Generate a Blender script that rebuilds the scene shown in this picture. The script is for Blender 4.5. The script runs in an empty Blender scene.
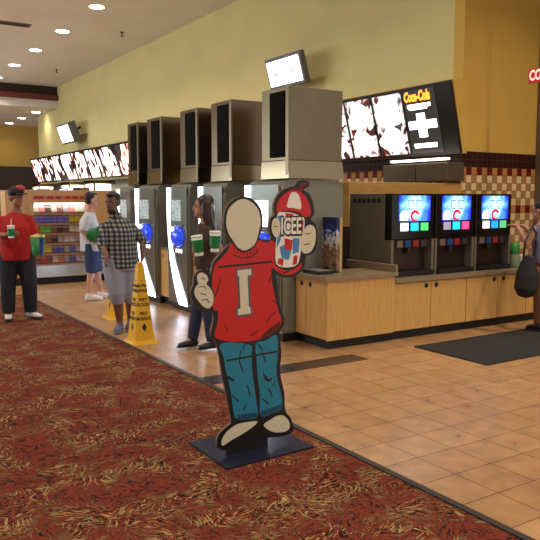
import bpy, bmesh, math, random
from mathutils import Vector, Matrix
random.seed(7)
PI = math.pi
SC = bpy.context.scene
COL = SC.collection

P_WALK=30; P_CARP=44; P_DRK=48; SPR=125; W_STR=0.5; P_ADDWIN=650; ROLL=0.0; EXPO=0.55
SHAPE = {
 'sil': [(2.118,1.371),(2.076,1.428),(2.059,1.503),(2.077,1.589),(2.134,1.644),(2.199,1.659),(2.265,1.644),(2.324,1.587),(2.343,1.497),(2.324,1.421),(2.316,1.396),(2.369,1.381),(2.407,1.393),(2.392,1.458),(2.400,1.516),(2.430,1.541),(2.426,1.599),(2.445,1.650),(2.484,1.695),(2.546,1.721),(2.586,1.728),(2.618,1.761),(2.666,1.768),(2.706,1.752),(2.698,1.723),(2.658,1.706),(2.707,1.676),(2.740,1.610),(2.745,1.543),(2.720,1.510),(2.758,1.476),(2.775,1.411),(2.768,1.321),(2.735,1.275),(2.685,1.264),(2.669,1.198),(2.629,1.153),(2.572,1.130),(2.509,1.130),(2.446,1.157),(2.454,1.097),(2.462,1.011),(2.489,0.909),(2.509,0.861),(2.502,0.808),(2.470,0.764),(2.486,0.641),(2.478,0.493),(2.511,0.352),(2.519,0.234),(2.568,0.163),(2.585,0.091),(2.552,0.062),(2.447,0.061),(2.337,0.075),(2.229,0.055),(2.110,0.045),(2.030,0.055),(2.001,0.093),(2.012,0.157),(2.067,0.199),(2.104,0.232),(2.076,0.387),(2.044,0.534),(2.024,0.659),(2.000,0.757),(1.969,0.792),(1.966,0.836),(1.980,0.885),(1.981,0.942),(1.946,0.945),(1.898,0.961),(1.864,0.995),(1.838,1.040),(1.829,1.084),(1.846,1.125),(1.853,1.174),(1.881,1.209),(1.921,1.216),(1.952,1.199),(1.964,1.167),(1.971,1.204),(1.987,1.258),(2.033,1.306),(2.083,1.353)],
 'head': [(2.126,1.383),(2.090,1.434),(2.075,1.502),(2.091,1.576),(2.141,1.625),(2.199,1.644),(2.257,1.625),(2.309,1.574),(2.325,1.498),(2.309,1.428),(2.286,1.365),(2.249,1.335),(2.198,1.321),(2.154,1.345)],
 'sweater': [(2.111,1.371),(2.147,1.332),(2.198,1.308),(2.256,1.322),(2.294,1.358),(2.312,1.383),(2.369,1.365),(2.415,1.377),(2.438,1.327),(2.430,1.236),(2.469,1.195),(2.540,1.175),(2.612,1.194),(2.645,1.219),(2.645,1.192),(2.604,1.161),(2.540,1.145),(2.469,1.162),(2.411,1.198),(2.411,1.113),(2.433,1.013),(2.462,0.912),(2.486,0.859),(2.474,0.810),(2.439,0.781),(2.353,0.747),(2.254,0.735),(2.122,0.746),(2.036,0.766),(1.993,0.789),(1.990,0.824),(2.008,0.870),(2.014,0.945),(1.988,0.960),(1.974,0.998),(1.992,1.047),(1.975,1.104),(1.976,1.179),(1.998,1.242),(2.040,1.281),(2.083,1.322)],
 'lhand': [(1.874,1.185),(1.901,1.199),(1.935,1.181),(1.948,1.149),(1.934,1.126),(1.961,1.099),(1.982,1.054),(1.978,1.004),(1.953,0.975),(1.919,0.984),(1.885,1.018),(1.858,1.057),(1.852,1.088),(1.866,1.118),(1.880,1.129),(1.873,1.154)],
 'fingers': [(2.419,1.512),(2.446,1.521),(2.469,1.495),(2.473,1.437),(2.453,1.395),(2.426,1.406),(2.407,1.445),(2.407,1.483)],
 'rhand': [(2.672,1.455),(2.715,1.472),(2.750,1.450),(2.759,1.402),(2.750,1.342),(2.722,1.296),(2.677,1.281),(2.644,1.299),(2.636,1.346),(2.644,1.399)],
 'cup': [(2.453,1.547),(2.508,1.559),(2.571,1.552),(2.627,1.532),(2.667,1.505),(2.652,1.372),(2.628,1.253),(2.612,1.214),(2.564,1.197),(2.493,1.200),(2.442,1.229),(2.438,1.314),(2.446,1.431)],
 'lid': [(2.445,1.586),(2.461,1.634),(2.507,1.676),(2.562,1.699),(2.634,1.689),(2.687,1.647),(2.712,1.590),(2.716,1.540),(2.675,1.524),(2.619,1.552),(2.555,1.567),(2.484,1.566),(2.449,1.557)],
 'wedge': [(2.562,1.686),(2.610,1.679),(2.634,1.630),(2.635,1.578),(2.578,1.585),(2.527,1.592),(2.539,1.644)],
 'straw': [(2.554,1.695),(2.578,1.722),(2.618,1.715),(2.634,1.745),(2.670,1.755),(2.690,1.739),(2.658,1.725),(2.650,1.702),(2.626,1.689)],
 'I_out': [(2.141,1.210),(2.263,1.215),(2.269,1.155),(2.241,1.147),(2.250,0.972),(2.259,0.962),(2.263,0.903),(2.144,0.901),(2.137,0.959),(2.159,0.967),(2.150,1.149),(2.140,1.156)],
 'I_in': [(2.153,1.198),(2.252,1.203),(2.256,1.164),(2.226,1.159),(2.235,0.964),(2.248,0.954),(2.251,0.915),(2.156,0.912),(2.152,0.949),(2.174,0.955),(2.165,1.158),(2.153,1.163)],
 'seam1': [(2.017,1.232),(2.411,1.247),(2.411,1.234),(2.017,1.220)],
 'seam2': [(2.068,0.636),(2.454,0.650),(2.454,0.638),(2.068,0.624)],
 'legL': [(2.032,0.744),(2.242,0.713),(2.254,0.636),(2.261,0.530),(2.288,0.353),(2.299,0.231),(2.230,0.223),(2.152,0.236),(2.122,0.274),(2.101,0.422),(2.070,0.550),(2.052,0.649)],
 'legR': [(2.289,0.714),(2.369,0.728),(2.446,0.753),(2.458,0.645),(2.447,0.498),(2.479,0.364),(2.493,0.255),(2.415,0.231),(2.324,0.230),(2.318,0.369),(2.299,0.518),(2.292,0.618)],
 'cuffL': [(2.143,0.268),(2.295,0.258),(2.299,0.227),(2.230,0.223),(2.152,0.235)],
 'cuffR': [(2.324,0.260),(2.491,0.283),(2.495,0.252),(2.415,0.230),(2.326,0.226)],
 'shoeL': [(2.140,0.202),(2.215,0.205),(2.299,0.196),(2.260,0.164),(2.177,0.130),(2.103,0.107),(2.041,0.083),(2.032,0.116),(2.067,0.166)],
 'shoeR': [(2.348,0.165),(2.400,0.189),(2.447,0.205),(2.503,0.200),(2.548,0.150),(2.552,0.104),(2.511,0.087),(2.435,0.097),(2.376,0.129)],
 'hem': [(2.300,0.730),(2.338,0.758),(2.384,0.800),(2.431,0.821),(2.478,0.844),(2.474,0.810),(2.439,0.781),(2.369,0.748)],
 'fold1': [(2.077,0.536),(2.120,0.504),(2.135,0.512),(2.120,0.488),(2.080,0.510)],
 'fold2': [(2.338,0.519),(2.384,0.466),(2.423,0.474),(2.384,0.446),(2.353,0.471)],
 'icee': [(2.484,1.501),(2.632,1.499),(2.632,1.413),(2.485,1.417)],
 'cupb1': [(2.453,1.534),(2.500,1.540),(2.477,1.378),(2.446,1.327)],
 'cupb2': [(2.469,1.333),(2.532,1.357),(2.564,1.309),(2.540,1.244),(2.485,1.260)],
 'cupr1': [(2.515,1.553),(2.579,1.546),(2.571,1.500),(2.516,1.507)],
 'cupr2': [(2.508,1.390),(2.571,1.375),(2.564,1.309),(2.508,1.318)],
 'cupr3': [(2.603,1.532),(2.659,1.502),(2.652,1.425),(2.611,1.433)],
 'cupr4': [(2.461,1.261),(2.501,1.253),(2.493,1.207),(2.454,1.229)],
 'cupr5': [(2.580,1.269),(2.612,1.274),(2.604,1.214),(2.572,1.209)],
 'cupb3': [(2.571,1.388),(2.628,1.386),(2.620,1.294),(2.572,1.282)],
 'base': [(1.813,0.143)],
}
# ------------------------------------------------------------------ materials
def lin(c):
    return tuple(((v/255.0)/12.92 if v/255.0 <= 0.04045 else ((v/255.0+0.055)/1.055)**2.4) for v in c) + (1.0,)

def newmat(name):
    m = bpy.data.materials.new(name); m.use_nodes = True
    nt = m.node_tree
    return m, nt, nt.nodes['Principled BSDF']

MATS = {}
def mat(name, rgb, rough=0.6, metal=0.0, emit=None, es=0.0, noise=0.08, nscale=30.0, trans=0.0, alpha=1.0, coat=0.0, spec=None):
    """procedural material: base colour broken up by a little noise"""
    if name in MATS: return MATS[name]
    m, nt, b = newmat(name)
    c = lin(rgb)
    tc = nt.nodes.new('ShaderNodeTexCoord'); n = nt.nodes.new('ShaderNodeTexNoise')
    n.inputs['Scale'].default_value = nscale; n.inputs['Detail'].default_value = 3
    nt.links.new(tc.outputs['Object'], n.inputs['Vector'])
    mx = nt.nodes.new('ShaderNodeMix'); mx.data_type = 'RGBA'
    mx.inputs[6].default_value = tuple(v*(1-noise) for v in c[:3]) + (1,)
    mx.inputs[7].default_value = tuple(min(1, v*(1+noise)) for v in c[:3]) + (1,)
    nt.links.new(n.outputs['Fac'], mx.inputs[0])
    nt.links.new(mx.outputs[2], b.inputs['Base Color'])
    b.inputs['Roughness'].default_value = rough; b.inputs['Metallic'].default_value = metal
    if spec is not None: b.inputs['Specular IOR Level'].default_value = spec
    if coat: b.inputs['Coat Weight'].default_value = coat; b.inputs['Coat Roughness'].default_value = 0.1
    if emit is not None:
        b.inputs['Emission Color'].default_value = lin(emit); b.inputs['Emission Strength'].default_value = es
    if trans: b.inputs['Transmission Weight'].default_value = trans
    if alpha < 1: b.inputs['Alpha'].default_value = alpha
    MATS[name] = m
    return m

def N(nt, t, **kw):
    n = nt.nodes.new(t)
    for k, v in kw.items(): setattr(n, k, v)
    return n
def L(nt, a, b): nt.links.new(a, b)
def math_node(nt, op, a, b=None, c=None):
    n = nt.nodes.new('ShaderNodeMath'); n.operation = op
    for i, v in enumerate((a, b, c)):
        if v is None: continue
        if isinstance(v, (int, float)): n.inputs[i].default_value = v
        else: nt.links.new(v, n.inputs[i])
    return n.outputs[0]
def mixc(nt, fac, a, b):
    n = nt.nodes.new('ShaderNodeMix'); n.data_type = 'RGBA'
    for i, v in ((0, fac), (6, a), (7, b)):
        if isinstance(v, (int, float)): n.inputs[i].default_value = v
        elif isinstance(v, tuple): n.inputs[i].default_value = v
        else: nt.links.new(v, n.inputs[i])
    return n.outputs[2]
def ramp(nt, fac, stops, interp='LINEAR'):
    n = nt.nodes.new('ShaderNodeValToRGB'); n.color_ramp.interpolation = interp
    e = n.color_ramp.elements
    while len(e) < len(stops): e.new(0.5)
    for i, (p, c) in enumerate(stops): e[i].position = p; e[i].color = c
    nt.links.new(fac, n.inputs[0]); return n.outputs[0]

def carpet_material():
    m, nt, b = newmat('carpet_pattern')
    tc = N(nt, 'ShaderNodeTexCoord')
    wob = N(nt, 'ShaderNodeTexNoise'); wob.inputs['Scale'].default_value = 5.0
    L(nt, tc.outputs['Object'], wob.inputs['Vector'])
    addv = N(nt, 'ShaderNodeVectorMath', operation='MULTIPLY_ADD')
    L(nt, wob.outputs['Color'], addv.inputs[0]); addv.inputs[1].default_value = (0.12, 0.12, 0); L(nt, tc.outputs['Object'], addv.inputs[2])
    def strokes(cell, seed, sx, sy):
        vo = N(nt, 'ShaderNodeTexVoronoi'); vo.inputs['Scale'].default_value = cell
        off = N(nt, 'ShaderNodeVectorMath', operation='ADD'); off.inputs[1].default_value = (seed, seed*1.7, 0)
        L(nt, addv.outputs[0], off.inputs[0]); L(nt, off.outputs[0], vo.inputs['Vector'])
        sep = N(nt, 'ShaderNodeSeparateColor'); L(nt, vo.outputs['Color'], sep.inputs[0])
        ang = math_node(nt, 'MULTIPLY', sep.outputs[0], 6.283)
        rot = N(nt, 'ShaderNodeVectorRotate', rotation_type='Z_AXIS')
        L(nt, off.outputs[0], rot.inputs['Vector']); L(nt, ang, rot.inputs['Angle'])
        mp = N(nt, 'ShaderNodeMapping'); mp.inputs['Scale'].default_value = (sx, sy, 1)
        L(nt, rot.outputs[0], mp.inputs['Vector'])
        n = N(nt, 'ShaderNodeTexNoise'); n.inputs['Scale'].default_value = 1.0; n.inputs['Detail'].default_value = 1.5
        n.inputs['Distortion'].default_value = 0.6
        L(nt, mp.outputs[0], n.inputs['Vector'])
        return n.outputs['Fac'], sep.outputs[1]
    f1, r1 = strokes(7.5, 0.0, 15, 84)
    f2, r2 = strokes(6.5, 4.3, 13, 76)
    f3, r3 = strokes(8.0, 9.1, 14, 90)
    base = ramp(nt, f3, [(0.0, lin((70, 26, 18))), (0.40, lin((104, 42, 28))), (0.50, lin((134, 62, 42))), (0.60, lin((104, 44, 30))), (1, lin((60, 26, 20)))])
    blk = math_node(nt, 'GREATER_THAN', f1, 0.54)
    c1 = mixc(nt, blk, base, lin((26, 18, 16)))
    tanm = math_node(nt, 'MULTIPLY', math_node(nt, 'GREATER_THAN', f2, 0.59), math_node(nt, 'GREATER_THAN', r2, 0.2))
    c2 = mixc(nt, tanm, c1, lin((170, 140, 92)))
    olive = math_node(nt, 'MULTIPLY', math_node(nt, 'LESS_THAN', f1, 0.43), math_node(nt, 'GREATER_THAN', r1, 0.45))
    c3 = mixc(nt, olive, c2, lin((122, 104, 66)))
    # the motif repeats in loose clumps: low frequency change between dense and plain red areas
    clump = N(nt, 'ShaderNodeTexNoise'); clump.inputs['Scale'].default_value = 3.2; L(nt, tc.outputs['Object'], clump.inputs['Vector'])
    cf = ramp(nt, clump.outputs['Fac'], [(0.40, (0, 0, 0, 1)), (0.56, (1, 1, 1, 1))])
    plain = mixc(nt, 0.4, base, lin((118, 46, 32)))
    blk2 = mixc(nt, math_node(nt, 'GREATER_THAN', f2, 0.55), plain, lin((40, 26, 22)))
    c4 = mixc(nt, cf, blk2, c3)
    L(nt, c4, b.inputs['Base Color'])
    b.inputs['Roughness'].default_value = 0.95; b.inputs['Specular IOR Level'].default_value = 0.15
    bp = N(nt, 'ShaderNodeBump'); bp.inputs['Strength'].default_value = 0.25; bp.inputs['Distance'].default_value = 0.01
    fn = N(nt, 'ShaderNodeTexNoise'); fn.inputs['Scale'].default_value = 220; L(nt, tc.outputs['Object'], fn.inputs['Vector'])
    L(nt, fn.outputs['Fac'], bp.inputs['Height']); L(nt, bp.outputs[0], b.inputs['Normal'])
    return m

def floor_tile_material(name, ca, cb, grout, rough=0.22):
    m, nt, b = newmat(name)
    tc = N(nt, 'ShaderNodeTexCoord')
    mp = N(nt, 'ShaderNodeMapping'); mp.inputs['Location'].default_value = (-2.78/0.315, -2.465/0.315, 0); mp.inputs['Scale'].default_value = (1/0.315, 1/0.315, 1)
    L(nt, tc.outputs['Object'], mp.inputs['Vector'])
    br = N(nt, 'ShaderNodeTexBrick'); br.offset = 0.0; br.squash = 1.0
    br.inputs['Scale'].default_value = 1.0; br.inputs['Brick Width'].default_value = 1.0; br.inputs['Row Height'].default_value = 1.0
    br.inputs['Mortar Size'].default_value = 0.014; br.inputs['Mortar Smooth'].default_value = 0.25; br.inputs['Bias'].default_value = 0.0
    br.inputs['Color1'].default_value = lin(ca); br.inputs['Color2'].default_value = lin(cb); br.inputs['Mortar'].default_value = lin(grout)
    L(nt, mp.outputs[0], br.inputs['Vector'])
    n = N(nt, 'ShaderNodeTexNoise'); n.inputs['Scale'].default_value = 7; n.inputs['Detail'].default_value = 5; L(nt, tc.outputs['Object'], n.inputs['Vector'])
    f = ramp(nt, n.outputs['Fac'], [(0.3, (0.78, 0.76, 0.74, 1)), (0.7, (1.12, 1.1, 1.08, 1))])
    mu = N(nt, 'ShaderNodeMix'); mu.data_type = 'RGBA'; mu.blend_type = 'MULTIPLY'; mu.inputs[0].default_value = 1.0
    L(nt, br.outputs['Color'], mu.inputs[6]); L(nt, f, mu.inputs[7]); L(nt, mu.outputs[2], b.inputs['Base Color'])
    rr = math_node(nt, 'MULTIPLY_ADD', n.outputs['Fac'], 0.18, rough); L(nt, rr, b.inputs['Roughness'])
    bp = N(nt, 'ShaderNodeBump'); bp.inputs['Strength'].default_value = 0.5; bp.inputs['Distance'].default_value = 0.004; bp.invert = True
    L(nt, br.outputs['Fac'], bp.inputs['Height']); L(nt, bp.outputs[0], b.inputs['Normal'])
    return m

TS = 0.1165
def wall_tile_material():
    """two dark courses, a red and tan course, cream and tan checks, a second red course, checks"""
    m, nt, b = newmat('checker_wall_tile')
    tc = N(nt, 'ShaderNodeTexCoord'); s = N(nt, 'ShaderNodeSeparateXYZ'); L(nt, tc.outputs['Object'], s.inputs[0])
    u = math_node(nt, 'SUBTRACT', s.outputs[0], s.outputs[1])
    ui = math_node(nt, 'DIVIDE', math_node(nt, 'SUBTRACT', u, 0.75), TS)
    vi = math_node(nt, 'DIVIDE', math_node(nt, 'SUBTRACT', 2.345, s.outputs[2]), TS)   # rows counted downwards
    row = math_node(nt, 'FLOOR', vi); colu = math_node(nt, 'FLOOR', ui)
    par = math_node(nt, 'MODULO', math_node(nt, 'ABSOLUTE', math_node(nt, 'ADD', row, colu)), 2)
    pu = math_node(nt, 'MODULO', math_node(nt, 'ABSOLUTE', colu), 2)
    check = mixc(nt, par, lin((222, 196, 152)), lin((168, 124, 74)))
    redrow = mixc(nt, pu, lin((176, 128, 72)), lin((104, 22, 18)))
    is_red = math_node(nt, 'ADD', math_node(nt, 'COMPARE', row, 2.0, 0.3), math_node(nt, 'COMPARE', row, 7.0, 0.3))
    c = mixc(nt, is_red, check, redrow)
    dark = math_node(nt, 'LESS_THAN', row, 1.5)
    c = mixc(nt, dark, c, lin((50, 22, 20)))
    # grout
    fu = math_node(nt, 'FRACT', ui); fv = math_node(nt, 'FRACT', vi)
    g = math_node(nt, 'MAXIMUM', math_node(nt, 'GREATER_THAN', math_node(nt, 'ABSOLUTE', math_node(nt, 'SUBTRACT', fu, 0.5)), 0.472),
                  math_node(nt, 'GREATER_THAN', math_node(nt, 'ABSOLUTE', math_node(nt, 'SUBTRACT', fv, 0.5)), 0.472))
    c = mixc(nt, g, c, lin((92, 66, 50)))
    L(nt, c, b.inputs['Base Color']); b.inputs['Roughness'].default_value = 0.5; b.inputs['Specular IOR Level'].default_value = 0.2
    return m

def wall_paint(name, rgb):
    m, nt, b = newmat(name)
    tc = N(nt, 'ShaderNodeTexCoord'); n = N(nt, 'ShaderNodeTexNoise'); n.inputs['Scale'].default_value = 0.9; n.inputs['Detail'].default_value = 4
    L(nt, tc.outputs['Object'], n.inputs['Vector'])
    c = lin(rgb)
    L(nt, ramp(nt, n.outputs['Fac'], [(0.3, tuple(v*0.95 for v in c[:3])+(1,)), (0.7, tuple(v*1.04 for v in c[:3])+(1,))]), b.inputs['Base Color'])
    n2 = N(nt, 'ShaderNodeTexNoise'); n2.inputs['Scale'].default_value = 90; L(nt, tc.outputs['Object'], n2.inputs['Vector'])
    bp = N(nt, 'ShaderNodeBump'); bp.inputs['Strength'].default_value = 0.12; bp.inputs['Distance'].default_value = 0.01
    L(nt, n2.outputs['Fac'], bp.inputs['Height']); L(nt, bp.outputs[0], b.inputs['Normal'])
    b.inputs['Roughness'].default_value = 0.75
    return m

def wood_material(name, rgb, vertical=True):
    m, nt, b = newmat(name)
    tc = N(nt, 'ShaderNodeTexCoord'); mp = N(nt, 'ShaderNodeMapping'); mp.inputs['Scale'].default_value = (14, 14, 1.2) if vertical else (1.6, 14, 14)
    L(nt, tc.outputs['Object'], mp.inputs['Vector'])
    n = N(nt, 'ShaderNodeTexNoise'); n.inputs['Scale'].default_value = 3; n.inputs['Detail'].default_value = 6; L(nt, mp.outputs[0], n.inputs['Vector'])
    c = lin(rgb)
    L(nt, ramp(nt, n.outputs['Fac'], [(0.3, tuple(v*0.86 for v in c[:3])+(1,)), (0.7, tuple(min(1, v*1.1) for v in c[:3])+(1,))]), b.inputs['Base Color'])
    b.inputs['Roughness'].default_value = 0.42
    return m

def emission_noise(name, stops, scale, strength, seed=0.0, detail=2.0, stretch=(1, 1, 1), dist=0.0):
    """a backlit print: soft blobs of colour that glow"""
    m, nt, b = newmat(name)
    tc = N(nt, 'ShaderNodeTexCoord'); mp = N(nt, 'ShaderNodeMapping'); mp.inputs['Location'].default_value = (seed, seed*0.7, seed*1.3); mp.inputs['Scale'].default_value = stretch
    L(nt, tc.outputs['Object'], mp.inputs['Vector'])
    n = N(nt, 'ShaderNodeTexNoise'); n.inputs['Scale'].default_value = scale; n.inputs['Detail'].default_value = detail; n.inputs['Distortion'].default_value = dist
    L(nt, mp.outputs[0], n.inputs['Vector'])
    c = ramp(nt, n.outputs['Fac'], stops)
    b.inputs['Base Color'].default_value = (0.01, 0.01, 0.01, 1)
    L(nt, c, b.inputs['Emission Color']); b.inputs['Emission Strength'].default_value = strength
    b.inputs['Roughness'].default_value = 0.3
    return m

def plaid_material():
    m, nt, b = newmat('plaid_cotton')
    tc = N(nt, 'ShaderNodeTexCoord'); s = N(nt, 'ShaderNodeSeparateXYZ'); L(nt, tc.outputs['Object'], s.inputs[0])
    def stripe(v, period, lo, hi):
        f = math_node(nt, 'FRACT', math_node(nt, 'DIVIDE', math_node(nt, 'ADD', v, 10.0), period))
        return math_node(nt, 'MULTIPLY', math_node(nt, 'GREATER_THAN', f, lo), math_node(nt, 'LESS_THAN', f, hi))
    sx = stripe(math_node(nt, 'ADD', s.outputs[0], math_node(nt, 'MULTIPLY', s.outputs[1], 0.6)), 0.054, 0.0, 0.5)
    sz = stripe(s.outputs[2], 0.054, 0.0, 0.5)
    t = math_node(nt, 'MULTIPLY', math_node(nt, 'ADD', sx, sz), 0.5)
    c = ramp(nt, t, [(0.0, lin((158, 156, 144))), (0.5, lin((80, 84, 90))), (1.0, lin((22, 24, 32)))])
    L(nt, c, b.inputs['Base Color']); b.inputs['Roughness'].default_value = 0.85
    return m

# ------------------------------------------------------------------ mesh helpers
class MB:
    def __init__(s): s.bm = bmesh.new(); s.mi = 0
    def _fin(s, faces, smooth=False):
        for f in faces: f.material_index = s.mi; f.smooth = smooth
    def box(s, x0, x1, y0, y1, z0, z1, bev=0.0):
        vs = [s.bm.verts.new((x, y, z)) for x in (x0, x1) for y in (y0, y1) for z in (z0, z1)]
        fs = [s.bm.faces.new([vs[i] for i in q]) for q in ((0, 1, 3, 2), (4, 6, 7, 5), (0, 4, 5, 1), (2, 3, 7, 6), (0, 2, 6, 4), (1, 5, 7, 3))]
        s._fin(fs)
        if bev > 0:
            es = list({e for f in fs for e in f.edges})
            r = bmesh.ops.bevel(s.bm, geom=es, offset=bev, segments=2, affect='EDGES', profile=0.5)
            for f in r['faces']: f.material_index = s.mi
        return s
    def hexa(s, pts):
        """eight corners: bottom ring of four then top ring of four"""
        vs = [s.bm.verts.new(p) for p in pts]
        s._fin([s.bm.faces.new([vs[i] for i in q]) for q in ((3, 2, 1, 0), (4, 5, 6, 7), (0, 1, 5, 4), (1, 2, 6, 5), (2, 3, 7, 6), (3, 0, 4, 7))])
        return s
    def tube(s, pts, rads, seg=12, side=Vector((1, 0, 0)), cap=0.6, smooth=True):
        """closed tube through points; radius may be (rx, ry) with rx along `side`"""
        pts = [Vector(p) for p in pts]; n = len(pts)
        rr = [(r, r) if isinstance(r, (int, float)) else r for r in rads]
        rings = []
        for i, p in enumerate(pts):
            t = (pts[min(i+1, n-1)] - pts[max(i-1, 0)]).normalized()
            sd = Vector(side); sd = sd - t*sd.dot(t)
            if sd.length < 0.2: sd = Vector((0, 1, 0)); sd = sd - t*sd.dot(t)
            sd.normalize(); fw = t.cross(sd)
            rings.append([s.bm.verts.new(p + sd*rr[i][0]*math.cos(2*PI*k/seg) + fw*rr[i][1]*math.sin(2*PI*k/seg)) for k in range(seg)])
        fs = []
        for a, b2 in zip(rings, rings[1:]):
            for k in range(seg): fs.append(s.bm.faces.new((a[k], a[(k+1) % seg], b2[(k+1) % seg], b2[k])))
        t0 = (pts[0]-pts[1]).normalized(); t1 = (pts[-1]-pts[-2]).normalized()
        v0 = s.bm.verts.new(pts[0] + t0*min(rr[0])*cap); v1 = s.bm.verts.new(pts[-1] + t1*min(rr[-1])*cap)
        for k in range(seg):
            fs.append(s.bm.faces.new((rings[0][(k+1) % seg], rings[0][k], v0)))
            fs.append(s.bm.faces.new((rings[-1][k], rings[-1][(k+1) % seg], v1)))
        s._fin(fs, smooth); return s
    def ball(s, c, r, seg=14, rot=None, zlo=-1.0):
        r = (r, r, r) if isinstance(r, (int, float)) else r
        nz = max(6, seg//2+1); rings = []
        M = rot or Matrix.Identity(3); c = Vector(c)
        for j in range(1, nz):
            a = -PI/2 + PI*j/nz
            rings.append([s.bm.verts.new(c + M @ Vector((r[0]*math.cos(a)*math.cos(2*PI*k/seg), r[1]*math.cos(a)*math.sin(2*PI*k/seg), r[2]*math.sin(a)))) for k in range(seg)])
        v0 = s.bm.verts.new(c + M @ Vector((0, 0, -r[2]))); v1 = s.bm.verts.new(c + M @ Vector((0, 0, r[2])))
        fs = []
        for a, b2 in zip(rings, rings[1:]):
            for k in range(seg): fs.append(s.bm.faces.new((a[k], a[(k+1) % seg], b2[(k+1) % seg], b2[k])))
        for k in range(seg):
            fs.append(s.bm.faces.new((rings[0][(k+1) % seg], rings[0][k], v0))); fs.append(s.bm.faces.new((rings[-1][k], rings[-1][(k+1) % seg], v1)))
        s._fin(fs, True); return s
    def lathe(s, prof, c=(0, 0, 0), seg=24, smooth=True):
        """profile of (r, z) about the vertical axis, closed at both ends"""
        c = Vector(c)
        rings = [[s.bm.verts.new(c + Vector((r*math.cos(2*PI*k/seg), r*math.sin(2*PI*k/seg), z))) for k in range(seg)] for r, z in prof]
        fs = []
        for a, b2 in zip(rings, rings[1:]):
            for k in range(seg): fs.append(s.bm.faces.new((a[k], a[(k+1) % seg], b2[(k+1) % seg], b2[k])))
        fs.append(s.bm.faces.new(list(reversed(rings[0])))); fs.append(s.bm.faces.new(rings[-1]))
        s._fin(fs[:-2], smooth); s._fin(fs[-2:]); return s
    def prism(s, poly, a, b, axis='y'):
        """outline extruded from a to b along an axis; outline is (x,z), (y,z) or (x,y)"""
        def P(p, d): return {'y': (p[0], d, p[1]), 'x': (d, p[0], p[1]), 'z': (p[0], p[1], d)}[axis]
        va = [s.bm.verts.new(P(p, a)) for p in poly]; vb = [s.bm.verts.new(P(p, b)) for p in poly]
        fs = [s.bm.faces.new(va), s.bm.faces.new(list(reversed(vb)))]
        n = len(poly)
        for i in range(n): fs.append(s.bm.faces.new((va[(i+1) % n], va[i], vb[i], vb[(i+1) % n])))
        s._fin(fs); return s
    def build(s, name, mats, parent=None, loc=None):
        bmesh.ops.recalc_face_normals(s.bm, faces=s.bm.faces[:])
        me = bpy.data.meshes.new(name); s.bm.to_mesh(me); s.bm.free()
        for m in (mats if isinstance(mats, (list, tuple)) else [mats]): me.materials.append(m)
        o = bpy.data.objects.new(name, me); COL.objects.link(o)
        if parent is not None: o.parent = parent
        if loc is not None: o.location = loc
        return o

def tag(o, label=None, cat=None, group=None, kind=None):
    if label: o['label'] = label
    if cat: o['category'] = cat
    if group: o['group'] = group
    if kind: o['kind'] = kind
    return o
def thing(name, label, cat, loc=(0, 0, 0), rz=0.0, group=None, rot=None):
    o = bpy.data.objects.new(name, None); COL.objects.link(o); o.empty_display_size = 0.1
    o.location = loc; o.rotation_euler = rot or (0, 0, rz)
    return tag(o, label, cat, group)
def struct(o): o['kind'] = 'structure'; return o
def kids(o, _c={}):
    return [c for c in COL.objects if c.parent == o]
def dup(root, loc, rz=None, label=None, group=None):
    r = root.copy(); COL.objects.link(r); r.location = loc
    if rz is not None: r.rotation_euler = (0, 0, rz)
    if label: r['label'] = label
    if group: r['group'] = group
    for ch in kids(root):
        c = ch.copy(); COL.objects.link(c); c.parent = r
        for g in kids(ch):
            d = g.copy(); COL.objects.link(d); d.parent = c
    return r

def remesh(obj, voxel, smooth=4):
    md = obj.modifiers.new('r', 'REMESH'); md.mode = 'VOXEL'; md.voxel_size = voxel; md.use_smooth_shade = True
    sm = obj.modifiers.new('s', 'SMOOTH'); sm.iterations = smooth; sm.factor = 0.5
    dg = bpy.context.evaluated_depsgraph_get(); dg.update()
    ev = obj.evaluated_get(dg)
    me = bpy.data.meshes.new_from_object(ev, depsgraph=dg)
    obj.modifiers.clear(); old = obj.data; mats = [m for m in old.materials]
    obj.data = me; me.name = obj.name
    me.materials.clear()
    for m in mats: me.materials.append(m)
    for p in me.polygons: p.use_smooth = True
    return obj

def text_mesh(name, body, size, mt, parent=None, loc=(0, 0, 0), rot=(0, 0, 0), extrude=0.001, bold=0.0, sx=1.0, shear=0.0, align='CENTER'):
    cu = bpy.data.curves.new(name, 'FONT'); cu.body = body; cu.size = size; cu.extrude = extrude; cu.offset = bold
    cu.align_x = align; cu.align_y = 'CENTER'; cu.shear = shear; cu.resolution_u = 3
    t = bpy.data.objects.new(name, cu); COL.objects.link(t)
    dg = bpy.context.evaluated_depsgraph_get(); dg.update()
    me = bpy.data.meshes.new_from_object(t.evaluated_get(dg), depsgraph=dg)
    bpy.data.objects.remove(t); bpy.data.curves.remove(cu)
    me.materials.clear(); me.materials.append(mt)
    for v in me.vertices: v.co.x *= sx
    o = bpy.data.objects.new(name, me); COL.objects.link(o); o.location = loc; o.rotation_euler = rot
    if parent is not None: o.parent = parent
    return o
FACE_NY = (PI/2, 0, 0)          # text standing up and read from -Y
FACE_NX = (PI/2, 0, -PI/2)      # text standing up and read from -X
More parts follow.
